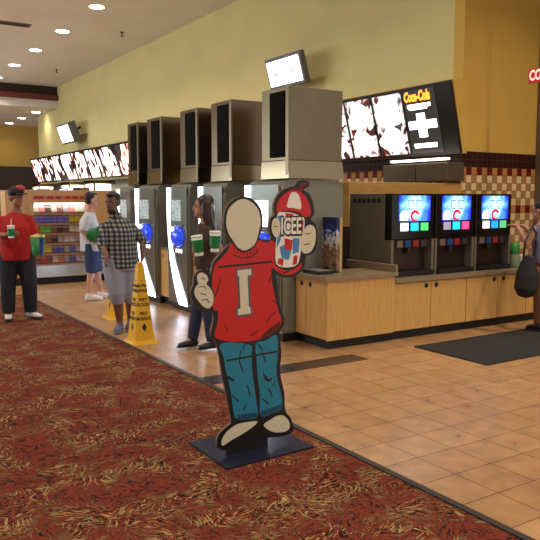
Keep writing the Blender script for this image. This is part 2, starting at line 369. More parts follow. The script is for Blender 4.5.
# ------------------------------------------------------------------ palette
YEL = wall_paint('yellow_wall_paint', (208, 198, 140))
YEL_LIT = wall_paint('mustard_wall_paint', (204, 166, 76))  # same yellow paint, with the warmer light on these faces put into the colour
CEIL = wall_paint('ceiling_paint', (218, 217, 212))
DKB = wall_paint('dark_brown_paint', (48, 30, 26))
MAROON = mat('maroon_paint', (104, 40, 34), 0.5)
WTILE = wall_tile_material()
WOOD = wood_material('maple_laminate', (212, 166, 98))
WOODH = wood_material('maple_trim', (196, 148, 80), vertical=False)
TOP = mat('speckled_worktop', (138, 120, 94), 0.3, noise=0.25, nscale=160)
BLACK = mat('matte_black', (16, 15, 15), 0.5)
GLOSSB = mat('gloss_black', (10, 10, 12), 0.15)
STEEL = mat('brushed_steel', (130, 120, 96), 0.33, 0.85, noise=0.1, nscale=8)
STEELD = mat('dark_brushed_steel', (116, 98, 80), 0.22, 0.95, noise=0.12, nscale=6)
GREY = mat('grey_machine_shell', (128, 128, 118), 0.4, 0.1, noise=0.04)
GREYD = mat('dark_grey_shell', (72, 70, 66), 0.4, 0.2)
GLOW = mat('white_light_strip', (255, 255, 255), 0.3, emit=(222, 232, 255), es=3.6)
LAMP = mat('downlight_lens', (255, 255, 255), 0.3, emit=(255, 244, 226), es=14.0)
RED = mat('red_plastic', (190, 20, 26), 0.35)
WHITE = mat('white_plastic', (236, 234, 226), 0.4)
GREEN = mat('green_print', (14, 122, 62), 0.5)
NAVY = mat('navy_print', (24, 60, 140), 0.5)

# ------------------------------------------------------------------ the setting
XW, YW = 8.0, 7.25      # long yellow wall at x = XW; drinks wall at y = YW
ZC = 6.04
struct(MB().box(-9, 2.78, -4, 12.3, -0.03, 0.0).build('floor', carpet_material()))
tl = floor_tile_material('tan_floor_tile', (170, 130, 90), (182, 142, 100), (112, 78, 54))
struct(MB().box(2.78, 13, -4, 36, -0.03, 0.0).build('floor', tl))
struct(MB().box(-9, 2.78, 12.3, 36, -0.03, 0.0).build('floor', tl))
struct(MB().box(2.755, 2.80, -4, 12.3, 0.0005, 0.008).build('trim_1', mat('rubber_edge_strip', (40, 32, 34), 0.5)))
dkt = floor_tile_material('dark_floor_tile', (54, 44, 42), (62, 50, 48), (34, 26, 24), 0.2)
struct(MB().box(2.80, 4.62, 5.34, 5.615, -0.001, 0.002).build('trim_2', dkt))
struct(MB().box(XW, XW+0.2, YW+0.2, 31.4, 0, ZC).build('wall_long', YEL))
struct(MB().box(XW+0.0, 9.8, YW, YW+0.2, 0, ZC).build('wall_drinks', YEL_LIT))
struct(MB().box(9.8, 10.0, 2.0, YW+0.2, 0, ZC).build('wall_right', wall_paint('brown_wall_paint', (120, 92, 62))))
struct(MB().box(-9, 13, 36, 36.2, 3.2, 5.2).build('wall_end', mat('ochre_end_wall', (164, 132, 60), 0.8)))
struct(MB().box(-9, 13, 35.95, 36.2, 0, 3.2).build('wall_end', DKB))
struct(MB().box(-9, 10, -4, 28.3, ZC, ZC+0.1).build('ceiling', CEIL))
struct(MB().box(-9, 13, 28.6, 36.2, 5.2, 5.3).build('ceiling', CEIL))
struct(MB().box(-9, XW-0.001, 28.3, 28.6, 5.2, 5.50).build('wall_bulkhead', CEIL))
struct(MB().box(-9, XW-0.001, 28.12, 28.6, 5.50, 5.70).build('trim_3', MAROON))
struct(MB().box(-9, XW-0.001, 28.3, 28.6, 5.70, ZC).build('wall_bulkhead', DKB))  # shadow gap over the beam, its shade painted dark brown
# unseen glazed wall and its daylight, added to brighten ceiling and far wall
WG = mat('wall_left_paint', (190, 176, 130), 0.8)
struct(MB().box(-9.2, -9, -4, 36, 0, 0.6).build('wall_left', WG)); struct(MB().box(-9.2, -9, -4, 36, 4.6, ZC).build('wall_left', WG))
for k in range(9):
    wf = struct(MB().box(-9.16, -9.04, -4+4.95*k, -3.85+4.95*k, 0.6, 4.6).build('window_%d' % (k+1), mat('window_frame_dark', (60, 54, 50), 0.4)))
ld = bpy.data.lights.new('window_daylight', 'AREA'); ld.shape = 'RECTANGLE'; ld.size = 20; ld.size_y = 4.0; ld.energy = P_ADDWIN; ld.color = (0.92, 0.97, 1.0)
lo = bpy.data.objects.new('window_daylight', ld); COL.objects.link(lo); lo.location = (-8.95, 22, 2.6); lo.rotation_euler = (PI/2, 0, -PI/2)
# wall tiles on both faces of the corner
struct(MB().box(XW-0.012, XW, YW-0.012, 12.99, 0.0, 2.345).build('trim_4', WTILE))
struct(MB().box(XW, 9.8, YW-0.012, YW, 0.0, 2.345).build('trim_5', WTILE))
# half-height partition behind the drink dispensers with its maple cap and post
struct(MB().box(5.92, XW-0.012, YW+0.0, YW+0.14, 0, 1.69).build('wall_partition', mat('dark_partition_panel', (58, 42, 32), 0.5)))
struct(MB().box(5.84, XW-0.012, YW-0.04, YW+0.16, 1.69, 1.865, 0.006).build('trim_6', WOODH))
struct(MB().box(5.84, 5.92, YW-0.04, YW+0.16, 1.27, 1.69).build('trim_7', WOOD))
struct(MB().box(5.84, 5.92, YW-0.04, YW+0.16, 0.0, 1.27).build('trim_8', mat('dark_partition_panel', (58, 42, 32))))
struct(MB().box(9.72, 9.8, 6.9, YW-0.012, 0, ZC).build('trim_9', mat('corner_guard', (110, 92, 72), 0.5)))

# ------------------------------------------------------------------ ceiling fittings
def downlight(x, y, z, label, group, power=55):
    t = thing('downlight', label, 'ceiling light', (x, y, z), group=group)
    MB().lathe([(0.17, -0.012), (0.205, -0.012), (0.21, 0.0), (0.17, 0.0)], seg=20).build('trim_ring', WHITE, t)
    MB().lathe([(0.165, -0.018), (0.17, -0.013), (0.17, -0.004), (0.16, -0.004)], seg=20).build('lens', LAMP, t)
    ld = bpy.data.lights.new('downlight_bulb', 'AREA'); ld.shape = 'DISK'; ld.size = 0.24; ld.energy = power; ld.color = (1.0, 0.88, 0.70); ld.spread = math.radians(SPR)
    lo = bpy.data.objects.new('downlight_bulb', ld); COL.objects.link(lo); lo.parent = t; lo.location = (0, 0, -0.03)
    return t
names = {5: 'nearest of the round downlights over the walkway, at the top of the photo', 6: 'round downlight second nearest in the walkway row',
         7: 'round downlight third nearest in the walkway row', 8: 'round downlight fourth nearest in the walkway row',
         9: 'farthest round downlight of the walkway row, cut by the left edge'}
for k in range(-2, 10):
    y = 2.15 + 2.78*k
    downlight(5.51, y, ZC, names.get(k, 'round recessed downlight over the drinks area, above the frame'), 'downlights over the walkway', P_WALK if k > 3 or k < 0 else P_WALK*0.6)
for x in (8.7,):  # unseen lamps added to brighten the drinks wall and counter fronts
    for y in (1.2, 4.3): downlight(x, y, ZC, 'round recessed downlight in front of the drinks wall, above the frame', 'downlights before the drinks wall', P_DRK)
for k in range(-1, 5):
    downlight(0.6, 2.15 + 5.56*k, ZC, 'round recessed downlight over the carpet, left of the frame', 'downlights over the carpet', P_CARP)
for x, y, lb in ((7.55, 29.9, 'rightmost of the three small lights on the low far ceiling'), (7.55, 32.4, 'middle of the three small lights on the low far ceiling'), (7.55, 34.9, 'leftmost of the three small lights on the low far ceiling')):
    downlight(x, y, 5.2, lb, 'small lights on the far ceiling', 9)
t = thing('air_vent', 'dark slotted air vent in the pale ceiling near the top left', 'vent', (3.9, 18.7, ZC))
MB().box(-0.75, 0.75, -0.14, 0.14, -0.03, 0).build('vent_frame', mat('vent_grey', (110, 98, 94), 0.6), t)
m_ = MB()
for i in range(5): m_.box(-0.7, 0.7, -0.11+0.045*i, -0.09+0.045*i, -0.04, -0.03)
tag(m_.build('slats', mat('vent_dark', (70, 60, 58), 0.6), t), 'dark vent slats')
for x, y, lb in ((6.88, 18.1, 'small dark sprinkler in the ceiling nearer the camera'), (6.9, 24.4, 'small dark sprinkler in the ceiling farther from the camera')):
    t = thing('sprinkler', lb, 'sprinkler', (x, y, ZC), group='ceiling sprinklers')
    MB().lathe([(0.05, -0.01), (0.06, 0), (0.02, 0)], seg=12).build('escutcheon', mat('vent_grey', (110, 98, 94)), t)
    MB().lathe([(0.02, -0.12), (0.05, -0.11), (0.015, -0.09), (0.02, -0.01)], seg=12).build('sprinkler_head', STEELD, t)

# ------------------------------------------------------------------ menu boards
def tilt_frame(name, label, cat, x_top, x_bot, y0, z_bot, z_top):
    """a frame whose top leans out from the wall; local x runs along -Y of the world, local z up the face"""
    t = thing(name, label, cat, (x_bot, y0, z_bot), rot=(math.atan2(x_bot-x_top, z_top-z_bot), 0, -PI/2))
    return t, math.hypot(x_bot-x_top, z_top-z_bot)
# local axes after the rotation: +x -> world -Y, -y -> outwards from the wall, +z -> up the leaning face
WHT = (1, 1, 1, 1)
photo_stops = [(0.0, lin((40, 24, 20))), (0.38, lin((60, 34, 30))), (0.42, lin((170, 60, 50))), (0.45, WHT), (0.56, WHT), (0.60, lin((235, 214, 200))), (0.65, lin((80, 76, 84))), (1, lin((30, 22, 24)))]
DARKP = mat('dark_menu_print', (20, 18, 18), 0.3, emit=(60, 58, 54), es=0.6)
WGLOW = mat('white_menu_glow', (255, 255, 255), 0.4, emit=(255, 255, 252), es=3.2)
OGLOW = mat('orange_menu_glow', (255, 140, 40), 0.4, emit=(255, 128, 34), es=2.4)

root, hh = tilt_frame('menu_board', 'large backlit snack menu board leaning out over the drink dispensers', 'menu board', 7.575, 7.85, 10.9, 2.30, 3.32)
Lb = 10.9 - 7.13
MB().box(0, Lb, 0.0, 0.05, 0, hh).build('frame', BLACK, root)
ys = [10.85, 10.24, 9.53, 8.83, 8.115, 7.40]
for i in range(5):
    a, b_ = 10.9 - ys[i] + 0.035, 10.9 - ys[i+1] - 0.035
    if i < 4:
        pnl = MB().box(a, b_, -0.012, 0.0, 0.05, hh-0.05).build('menu_panel', emission_noise('backlit_food_print_%d' % i, photo_stops, 5.5, 0.75, seed=3.1*i+1.7, detail=1.5, dist=0.4), root)
        w = b_ - a
        for (cx, cz, rx, rz) in ((0.5, 0.71, 0.43, 0.235), (0.47, 0.25, 0.41, 0.205)):
            blob = MB(); pts = []
            for k in range(22):
                an = 2*PI*k/22; rr = 1 + 0.13*math.sin(3*an+i*1.3) + 0.07*math.cos(5*an+i)
                pts.append((a + w*(cx + rx*math.cos(an)*rr), 0.05 + (hh-0.1)*(cz + rz*math.sin(an)*rr)))
            tag(blob.prism(pts, -0.015, -0.012, 'y').build('food_picture', WGLOW, pnl), 'overexposed white food picture')
    else:
        pnl = MB().box(a, b_, -0.012, 0.0, 0.05, hh-0.05).build('menu_panel', DARKP, root)
        tag(pnl, 'black menu panel with white writing')
        c = (a+b_)/2 - 0.03
        text_mesh('logo', 'Coca-Cola', 0.20, OGLOW, pnl, (c-0.02, -0.016, 0.91), FACE_NY, bold=0.009, sx=0.62, shear=0.3)
        MB().box(c-0.24, c+0.24, -0.016, -0.012, 0.745, 0.80).build('text_line', WGLOW, pnl)
        MB().box(c-0.21, c+0.16, -0.016, -0.012, 0.715, 0.75).build('text_line', WGLOW, pnl)
        MB().box(c-0.08, c+0.09, -0.016, -0.012, 0.29, 0.655).build('text_line', WGLOW, pnl)
        MB().box(c-0.27, c+0.31, -0.0165, -0.012, 0.42, 0.545).build('text_line', WGLOW, pnl)
        MB().box(c-0.22, c+0.25, -0.016, -0.012, 0.13, 0.195).build('text_line', WGLOW, pnl)
# the wedge-shaped housing that carries the board
prof = [(7.905, 2.305), (7.985, 2.305), (7.985, 3.35), (7.655, 3.35)]
o = MB().prism(prof, 7.135, 10.88, 'y').build('board_housing', YEL_LIT); tag(o, 'yellow wedge-shaped housing behind the leaning menu board', 'housing')

# grey roller boxes with a bright lamp bar under the menu board
t = thing('wall_cabinet', 'grey metal box unit under the large menu board', 'cabinet', (7.62, 7.16, 1.90))
for a, b_ in ((0.0, 0.64), (0.66, 1.38)):
    MB().box(0.0, 0.36, a, b_, 0.0, 0.27, 0.008).build('box_panel', mat('cabinet_grey', (104, 94, 80), 0.4, 0.5), t)
o = MB().box(7.60, 7.68, 7.17, 8.35, 2.205, 2.235).build('lamp_bar', mat('lamp_bar_glow', (255, 255, 255), 0.4, emit=(255, 246, 225), es=3.0)); tag(o, 'thin bright lamp bar between the menu board and the grey box', 'lamp')

# far concession menu: leaning black board with eight bright panels
root, hh = tilt_frame('menu_board', 'long bright leaning menu board over the far concession counter', 'menu board', 7.42, 7.75, 30.75, 2.30, 3.28)
Lb = 30.75 - 18.9
MB().box(0, Lb, 0.0, 0.08, 0, hh).build('frame', BLACK, root)
far_stops = [(0.0, lin((20, 16, 16))), (0.43, lin((30, 22, 20))), (0.455, lin((220, 90, 50))), (0.475, WHT), (0.56, WHT), (0.575, lin((250, 150, 90))), (0.60, lin((30, 26, 30))), (1, lin((20, 20, 24)))]
for i in range(8):
    a = 0.15 + i*(Lb-0.2)/8; b_ = a + (Lb-0.2)/8 - 0.30
    pn = MB().box(a, b_, -0.02, 0.0, 0.06, hh-0.06).build('menu_panel', emission_noise('far_menu_print_%d' % i, far_stops, 1.5, 2.6, seed=5.3*i+0.6, detail=2.5, stretch=(1.5, 1, 0.9), dist=0.8), root)

# ------------------------------------------------------------------ wall televisions
def television(loc, w, h, d, tilt, label, turn=0.0):
    t = thing('wall_television', label, 'television', loc, rot=(tilt, turn, -PI/2))
    MB().box(-w/2, w/2, 0.0, d, 0, h, 0.02).build('housing', mat('tv_grey', (96, 96, 100), 0.4), t)
    sc = MB().box(-w/2+0.07, w/2-0.07, -0.012, 0.002, 0.07, h-0.07).build('screen', mat('tv_screen_glow', (255, 255, 255), 0.2, emit=(250, 252, 255), es=3.5), t)
    for sx in (-0.28, 0.3):
        tag(MB().ball((sx*w*0.8, -0.014, h*0.48), (0.045, 0.006, 0.045), 10).build('screen_mark', mat('pink_mark', (240, 120, 190), 0.4, emit=(240, 110, 190), es=1.2), sc), 'faint pink spot on the white screen')
    MB().tube([(0, d, h*0.5), (0, d+0.34, h*0.6)], [0.04, 0.04]).build('wall_bracket', BLACK, t)
    return t
television((7.55, 11.2, 3.75), 1.20, 0.60, 0.12, math.radians(16), 'white-screened flat television on the yellow wall behind the tall metal boxes')
television((7.5, 25.25, 3.60), 1.40, 0.72, 0.28, math.radians(20), 'white-screened television high on the yellow wall over the far menu')

# ------------------------------------------------------------------ frozen drink machines
XF = 4.30
machines = [(6.52, 7.27, 'nearest'), (7.84, 8.52, 'second'), (8.88, 9.56, 'third'), (10.02, 10.82, 'fourth'), (11.02, 11.68, 'farthest')]
STRIP_L = [(0.00, 1.80), (0.0, 1.55), (0.015, 1.3), (0.06, 1.05), (0.14, 0.73), (0.31, 0.42), (0.46, 0.22), (0.58, 0.10)]
STRIP_R = [(0.17, 1.80), (0.15, 1.55), (0.12, 1.3), (0.15, 1.05), (0.36, 0.73), (0.66, 0.42), (0.88, 0.22), (0.99, 0.10)]
pl = {'nearest': 'nearest of the tall grey frozen drink machines, behind the cut-out figure', 'second': 'tall grey frozen drink machine second from the near end, behind the woman with two cups',
      'third': 'middle one of the five frozen drink machines, right of a small maple cabinet', 'fourth': 'frozen drink machine second from the far end, behind the yellow floor sign',
      'farthest': 'farthest frozen drink machine, beside the man in the plaid shirt'}
BLUEG = mat('blue_glowing_globe', (30, 70, 220), 0.12, emit=(30, 80, 255), es=0.35, noise=0.3, nscale=9, coat=0.6)
SIGNG = emission_noise('backlit_instruction_sign', [(0.0, lin((100, 120, 110))), (0.42, lin((130, 150, 140))), (0.5, lin((205, 214, 210))), (1, lin((190, 205, 200)))], 16, 0.55, 2.2, 2, (1, 1, 4))
def frozen_machine(y0, y1, which, i):
    W = y1 - y0
    t = thing('frozen_drink_machine', pl[which], 'drink machine', (XF, y1, 0), group='frozen drink machines')
    # local frame: x into the machine, -y towards its right side; u in 0..1 runs left to right
    D = 0.89
    prof = [(0.02, 0.10), (0.0, 0.4), (0.0, 1.70), (0.06, 1.84), (0.16, 1.87), (D-0.08, 1.86), (D-0.02, 1.83), (D, 1.76), (D, 0.10)]
    MB().prism(prof, -W, 0.0, 'y').build('shell', GREY, t)
    fr = MB(); fr.prism([(-0.018, 0.11), (0.0, 0.11), (0.0, 1.80), (-0.018, 1.80)], -W+0.02, -0.01, 'y'); fr.build('front_panel', mat('glossy_grey_front', (112, 118, 112), 0.2, 0.35, noise=0.05), t)
    poly = [(-u*W*0.97-0.012, z) for u, z in STRIP_L] + [(-u*W*0.97-0.012, z) for u, z in reversed(STRIP_R)]
    tag(MB().prism(poly, -0.032, -0.018, 'x').build('light_strip', GLOW, t), 'glowing white strip that sweeps down to the right')
    MB().box(-0.03, -0.018, -W*0.69, -W*0.26, 1.32, 1.62, 0.004).build('instruction_sign', SIGNG if which != 'nearest' else mat('bright_sign', (255, 255, 255), 0.3, emit=(245, 250, 255), es=2.5), t)
    gl = MB().ball((-0.02, -W*0.56, 1.10), (0.10, W*0.28, 0.165), 24).build('dispensing_globe', BLUEG, t)
    tag(gl, 'glowing blue globe')
    MB().ball((-0.105, -W*0.50, 1.20), (0.02, W*0.09, 0.035), 12).build('highlight_lens', mat('lens_white', (255, 255, 255), 0.1, emit=(240, 250, 255), es=3), gl)  # glowing white spot that paints a highlight on the globe
    n = MB().tube([(-0.05, -W*0.48, 0.98), (-0.06, -W*0.48, 0.90)], [0.03, 0.018]).build('nozzle', STEEL, t)
    for q in (0.46, 0.58, 0.70):
        MB().ball((-0.022, -W*q, 0.885), (0.008, 0.018, 0.03), 8).build('indicator_light', mat('lens_white', (255, 255, 255)), t)
    MB().box(-0.045, -0.018, -W*0.80, -W*0.34, 1.245, 1.262).build('sign_ledge', STEEL, t)
    MB().box(0.05, D-0.02, -W+0.01, -0.01, 0.0, 0.10).build('plinth', BLACK, t)
    MB().tube([(0.02, -W-0.002, 0.2), (0.02, -W-0.002, 1.78)], [0.008, 0.008], 8).build('edge_trim', STEEL, t)
    return t
def condenser(y0, y1, which, i):
    """tall stainless box that stands on a machine"""
    W = y1 - y0; D = 0.76; zt = 1.025
    t = thing('condenser_box', 'tall stainless condenser box on top of the %s frozen drink machine' % {'nearest': 'nearest', 'second': 'second nearest', 'third': 'middle', 'fourth': 'second farthest', 'farthest': 'farthest'}[which],
              'metal box', (4.40, y1, 1.872), group='condenser boxes on the machines')
    mt_ = STEEL if which in ('nearest',) else STEELD
    MB().box(0.0, D, -W, 0.0, 0.20, zt, 0.01).build('housing', mt_, t)
    # flared skirt underneath
    MB().hexa([(-0.01, 0, 0), (D+0.02, 0, 0), (D+0.02, -W-0.01, 0), (-0.01, -W-0.01, 0), (0.0, 0, 0.2), (D, 0, 0.2), (D, -W, 0.2), (0.0, -W, 0.2)]).build('skirt', mat('polished_steel', (150, 138, 112), 0.16, 1.0), t)
    g = MB().box(-0.012, 0.0, -W*0.86, -W*0.34, 0.24, zt-0.05).build('vent_grille', mat('vent_black', (12, 11, 11), 0.8, spec=0.1), t)
    s = MB()
    for k in range(22): s.box(-0.02, -0.012, -W*0.85, -W*0.35, 0.26+k*0.0315, 0.268+k*0.0315)
    s.build('louvres', mat('louvre_black', (24, 22, 21), 0.8, spec=0.15), g)
    MB().box(-0.008, 0.0, -W, -W*0.9, 0.02, zt).build('corner_post', STEEL, t)
    return t
boxes = [(6.50, 7.08), (7.80, 8.36), (8.76, 9.33), (9.98, 10.57), (10.94, 11.42)]
for i, (y0, y1, w) in enumerate(machines):
    frozen_machine(y0, y1, w, i)
    condenser(boxes[i][0], boxes[i][1], w, i)
# maple cabinets between the machines
gaps = [(7.28, 7.83, 'between the nearest two frozen drink machines'), (8.53, 8.87, 'between the second and the middle frozen drink machine'), (9.57, 10.01, 'with a round hole, between the middle and the fourth frozen drink machine'), (10.83, 11.01, 'between the two farthest frozen drink machines')]
for y0, y1, lb in gaps:
    t = thing('base_cabinet', 'narrow maple cabinet ' + lb, 'cabinet', (4.36, y0, 0), group='narrow cabinets between the machines')
    W = y1 - y0
    MB().box(0.02, 0.7, 0.005, W-0.005, 0.12, 0.86).build('body', WOOD, t)
    d = MB().box(0.0, 0.018, 0.01, W-0.01, 0.14, 0.85).build('door', WOOD, t)
    MB().tube([(-0.004, W*0.8, 0.76), (0.004, W*0.8, 0.76)], [0.02, 0.02], 16, side=Vector((0, 1, 0)), cap=0.05).build('finger_hole', BLACK, d)
    MB().box(0.06, 0.7, 0.005, W-0.005, 0, 0.12).build('kickboard', BLACK, t)
    MB().box(-0.01, 0.7, 0.002, W-0.002, 0.86, 0.89).build('counter_slab', TOP, t)
    bk = MB().box(0.6, 0.7, 0.005, W-0.005, 0.89, 1.84).build('back_panel', GREYD, t)
t = thing('cup_dispenser', 'upright red cup dispenser in the gap above the small maple cabinet', 'dispenser', (4.60, 9.72, 1.22))
MB().box(0, 0.14, 0, 0.13, 0, 0.36, 0.01).build('body', RED, t)
MB().tube([(0.07, 0.065, 0.34), (0.07, 0.065, 0.40)], [0.05, 0.055], 14).build('cup_lip', mat('dark_red_plastic', (120, 12, 18), 0.4), t)
MB().box(0.14, 0.355, 0.05, 0.08, 0.1, 0.13).build('bracket', BLACK, t)

# ------------------------------------------------------------------ counters
GAP = mat('cabinet_gap_brown', (52, 36, 24), 0.8)  # dark body colour paints the shade in the gaps between doors
def cab_end():
    """left block: its end with two doors faces -X, its long side faces -Y"""
    t = thing('base_cabinet', 'maple end cabinet at the corner, with its double doors beside the frozen drink machines', 'cabinet', (4.50, 5.90, 0))
    MB().box(0.02, 0.97, 0.02, 0.60, 0.10, 0.752).build('body', GAP, t)
    for a, b_, hy in ((0.020, 0.392, 0.318), (0.403, 0.598, 0.478)):
        d = MB().box(0.0, 0.018, a, b_, 0.11, 0.75, 0.002).build('door', WOOD, t)
        MB().tube([(-0.004, hy, 0.69), (0.004, hy, 0.69)], [0.028, 0.028], 16, side=Vector((0, 1, 0)), cap=0.05).build('finger_hole', BLACK, d)
    MB().box(0.0, 0.975, -0.0, 0.018, 0.10, 0.755).build('side_panel', WOOD, t)
    MB().box(0.05, 0.97, 0.05, 0.6, 0, 0.10).build('kickboard', BLACK, t)
cab_end()
o = MB().box(4.46, 5.50, 5.87, 6.505, 0.756, 0.80, 0.004).build('worktop', TOP); tag(o, 'speckled worktop on the corner end cabinet', 'worktop')
o = MB().box(5.462, 5.498, 5.88, 6.78, 0.802, 0.885, 0.004).build('splash_curb', TOP); tag(o, 'low raised curb between the corner worktop and the drink dispensers', 'curb')
units = [(5.48, 6.068, (6.0,), 'maple cabinet with one hole, left under the drink dispensers'), ]
def soda_unit(x0, x1, xm, label, holes):
    t = thing('base_cabinet', label, 'cabinet', (x0, 5.91, 0))
    W = x1 - x0
    MB().box(0.002, W-0.002, 0.02, 0.9, 0.10, 0.665).build('body', GAP, t)
    for a, b_, h in ((0.0, xm-x0-0.003, holes[0]-x0), (xm-x0+0.003, W-0.004, holes[1]-x0)):
        d = MB().box(a+0.002, b_, 0.0, 0.018, 0.105, 0.66, 0.002).build('door', WOOD, t)
        MB().tube([(h, -0.004, 0.612), (h, 0.004, 0.612)], [0.029, 0.029], 16, cap=0.05).build('finger_hole', BLACK, d)
    MB().box(0.002, W-0.002, 0.05, 0.9, 0, 0.10).build('kickboard', BLACK, t)
soda_unit(5.485, 6.68, 6.066, 'double-door maple cabinet under the left and middle drink dispensers', (5.985, 6.153))
soda_unit(6.685, 7.85, 7.263, 'double-door maple cabinet under the right drink dispenser', (7.197, 7.378))
soda_unit(7.855, 9.0, 8.43, 'maple cabinet behind the woman at the right edge', (8.36, 8.53))
o = MB().box(5.485, 9.0, 5.885, 7.2, 0.668, 0.712, 0.004).build('worktop', TOP); tag(o, 'long low worktop under the three drink dispensers', 'worktop')

# ------------------------------------------------------------------ drink dispensers with screens
def screen_mat():
    m, nt, b = newmat('blue_screen_picture')
    tc = N(nt, 'ShaderNodeTexCoord'); mp = N(nt, 'ShaderNodeMapping'); mp.inputs['Location'].default_value = (-0.355, 0, -0.835)
    L(nt, tc.outputs['Object'], mp.inputs['Vector'])
    s = N(nt, 'ShaderNodeVectorMath', operation='MULTIPLY'); s.inputs[1].default_value = (1, 0, 1.1); L(nt, mp.outputs[0], s.inputs[0])
    ln = N(nt, 'ShaderNodeVectorMath', operation='LENGTH'); L(nt, s.outputs[0], ln.inputs[0])
    n = N(nt, 'ShaderNodeTexNoise'); n.inputs['Scale'].default_value = 11; n.inputs['Detail'].default_value = 3; L(nt, tc.outputs['Object'], n.inputs['Vector'])
    f = math_node(nt, 'ADD', ln.outputs['Value'], math_node(nt, 'MULTIPLY', math_node(nt, 'SUBTRACT', n.outputs['Fac'], 0.5), 0.22))
    c = ramp(nt, f, [(0.0, lin((235, 252, 255))), (0.13, lin((170, 228, 255))), (0.20, lin((70, 150, 250))), (0.27, lin((28, 50, 225))), (0.40, lin((24, 20, 150)))])
    b.inputs['Base Color'].default_value = (0.01, 0.01, 0.02, 1)
    L(nt, c, b.inputs['Emission Color']); b.inputs['Emission Strength'].default_value = 1.15
    return m
SCR = screen_mat()
def E(name, rgb, es): return mat(name, rgb, 0.4, emit=rgb, es=es)
def dispenser(x0, label, icons):
    t = thing('drink_dispenser', label, 'drink dispenser', (x0, 6.10, 0.713), group='drink dispensers on the worktop')
    W = 0.70; D = 0.78
    MB().box(0.0, W, 0.13, D, 0.0, 0.99, 0.006).build('shell', mat('dispenser_side_grey', (120, 112, 100), 0.4, 0.2), t)
    MB().box(0.006, W-0.006, 0.0, 0.14, 0.44, 0.99, 0.01).build('head_unit', GLOSSB, t)
    sc = MB().box(0.11, 0.62, -0.008, 0.0, 0.66, 0.965).build('screen', SCR, t)
    bx = MB()   # two pale glasses and the red ring below them
    for cx in (0.30, 0.43):
        g = [(cx-0.05, 0.91), (cx+0.05, 0.91), (cx+0.035, 0.80), (cx-0.035, 0.80)]
        gi = [(cx-0.04, 0.90), (cx+0.04, 0.90), (cx+0.028, 0.81), (cx-0.028, 0.81)]
        MB().prism(g, -0.010, -0.008, 'y').build('pictured_glass', E('glass_outline', (40, 90, 150), 0.7), sc)
        MB().prism(gi, -0.012, -0.010, 'y').build('glass_fill', E('glass_fill', (170, 220, 240), 1.0), sc)
    ring = [(0.365+0.075*math.cos(a), 0.72+0.075*math.sin(a)) for a in [PI*0.12+k*PI*1.55/16 for k in range(17)]]
    ring += [(0.365+0.045*math.cos(a), 0.72+0.04*math.sin(a)) for a in [PI*0.12+k*PI*1.55/16 for k in range(16, -1, -1)]]
    ring = [(x, max(z, 0.662)) for x, z in ring]
    MB().prism(ring, -0.0125, -0.008, 'y').build('red_ring', E('ring_red', (210, 20, 60), 1.1), sc)
    MB().prism([(0.12+0.0, 0.67), (0.25, 0.67), (0.26, 0.74), (0.22, 0.79), (0.15, 0.78), (0.12, 0.74)], -0.0105, -0.008, 'y').build('white_cloud', E('cloud_white', (225, 232, 250), 1.0), sc)
    for k, cc in enumerate(icons):
        a = 0.135 + k*0.165
        MB().box(a+0.005, a+0.125, -0.01, 0.0, 0.545, 0.640).build('icon_%s' % ('button',), E('icon_%d_%d_%d' % cc, cc, 1.3), t)
    MB().box(0.02, W-0.02, 0.02, 0.135, 0.34, 0.44).build('valve_shroud', BLACK, t)
    for k, cc in enumerate(((120, 96, 90), (20, 70, 130), (150, 30, 34), (50, 48, 52))):
        MB().box(0.10+k*0.13, 0.19+k*0.13, 0.008, 0.02, 0.35, 0.43).build('valve_label', mat('valve_label_%d' % k, cc, 0.5), t)
    MB().tube([(0.35, 0.08, 0.35), (0.35, 0.08, 0.27)], [0.035, 0.02], 14).build('nozzle', GREYD, t)
    MB().box(0.02, W-0.02, 0.12, 0.135, 0.06, 0.34).build('splash_panel', mat('splash_steel', (70, 58, 50), 0.3, 0.6), t)
    MB().box(0.0, 0.035, 0.0, 0.13, 0.0, 0.44).build('side_post', mat('dispenser_side_grey', (84, 78, 68)), t)
    MB().box(W-0.035, W, 0.0, 0.13, 0.0, 0.44).build('side_post', mat('dispenser_side_grey', (84, 78, 68)), t)
    dr = MB().box(0.035, W-0.035, -0.04, 0.13, 0.0, 0.06, 0.005).build('drip_tray', BLACK, t)
    s = MB()
    for k in range(9): s.box(0.06+k*0.065, 0.07+k*0.065, -0.03, 0.12, 0.06, 0.064)
    s.build('drip_grate', STEELD, dr)
    v = MB()
    for k in range(6): v.box(-0.004, 0.0, 0.2+k*0.09, 0.26+k*0.09, 0.88, 0.93)
    v.build('side_vents', BLACK, t)
dispenser(5.59, 'left drink dispenser with blue screen above white, cyan and green icons', ((240, 240, 250), (30, 180, 240), (60, 170, 90)))
dispenser(6.31, 'middle drink dispenser with blue screen above grey, cyan and pink icons', ((120, 110, 130), (30, 190, 240), (240, 60, 120)))
dispenser(7.03, 'right drink dispenser with blue screen above white, blue and green icons', ((240, 236, 245), (30, 130, 230), (70, 150, 100)))

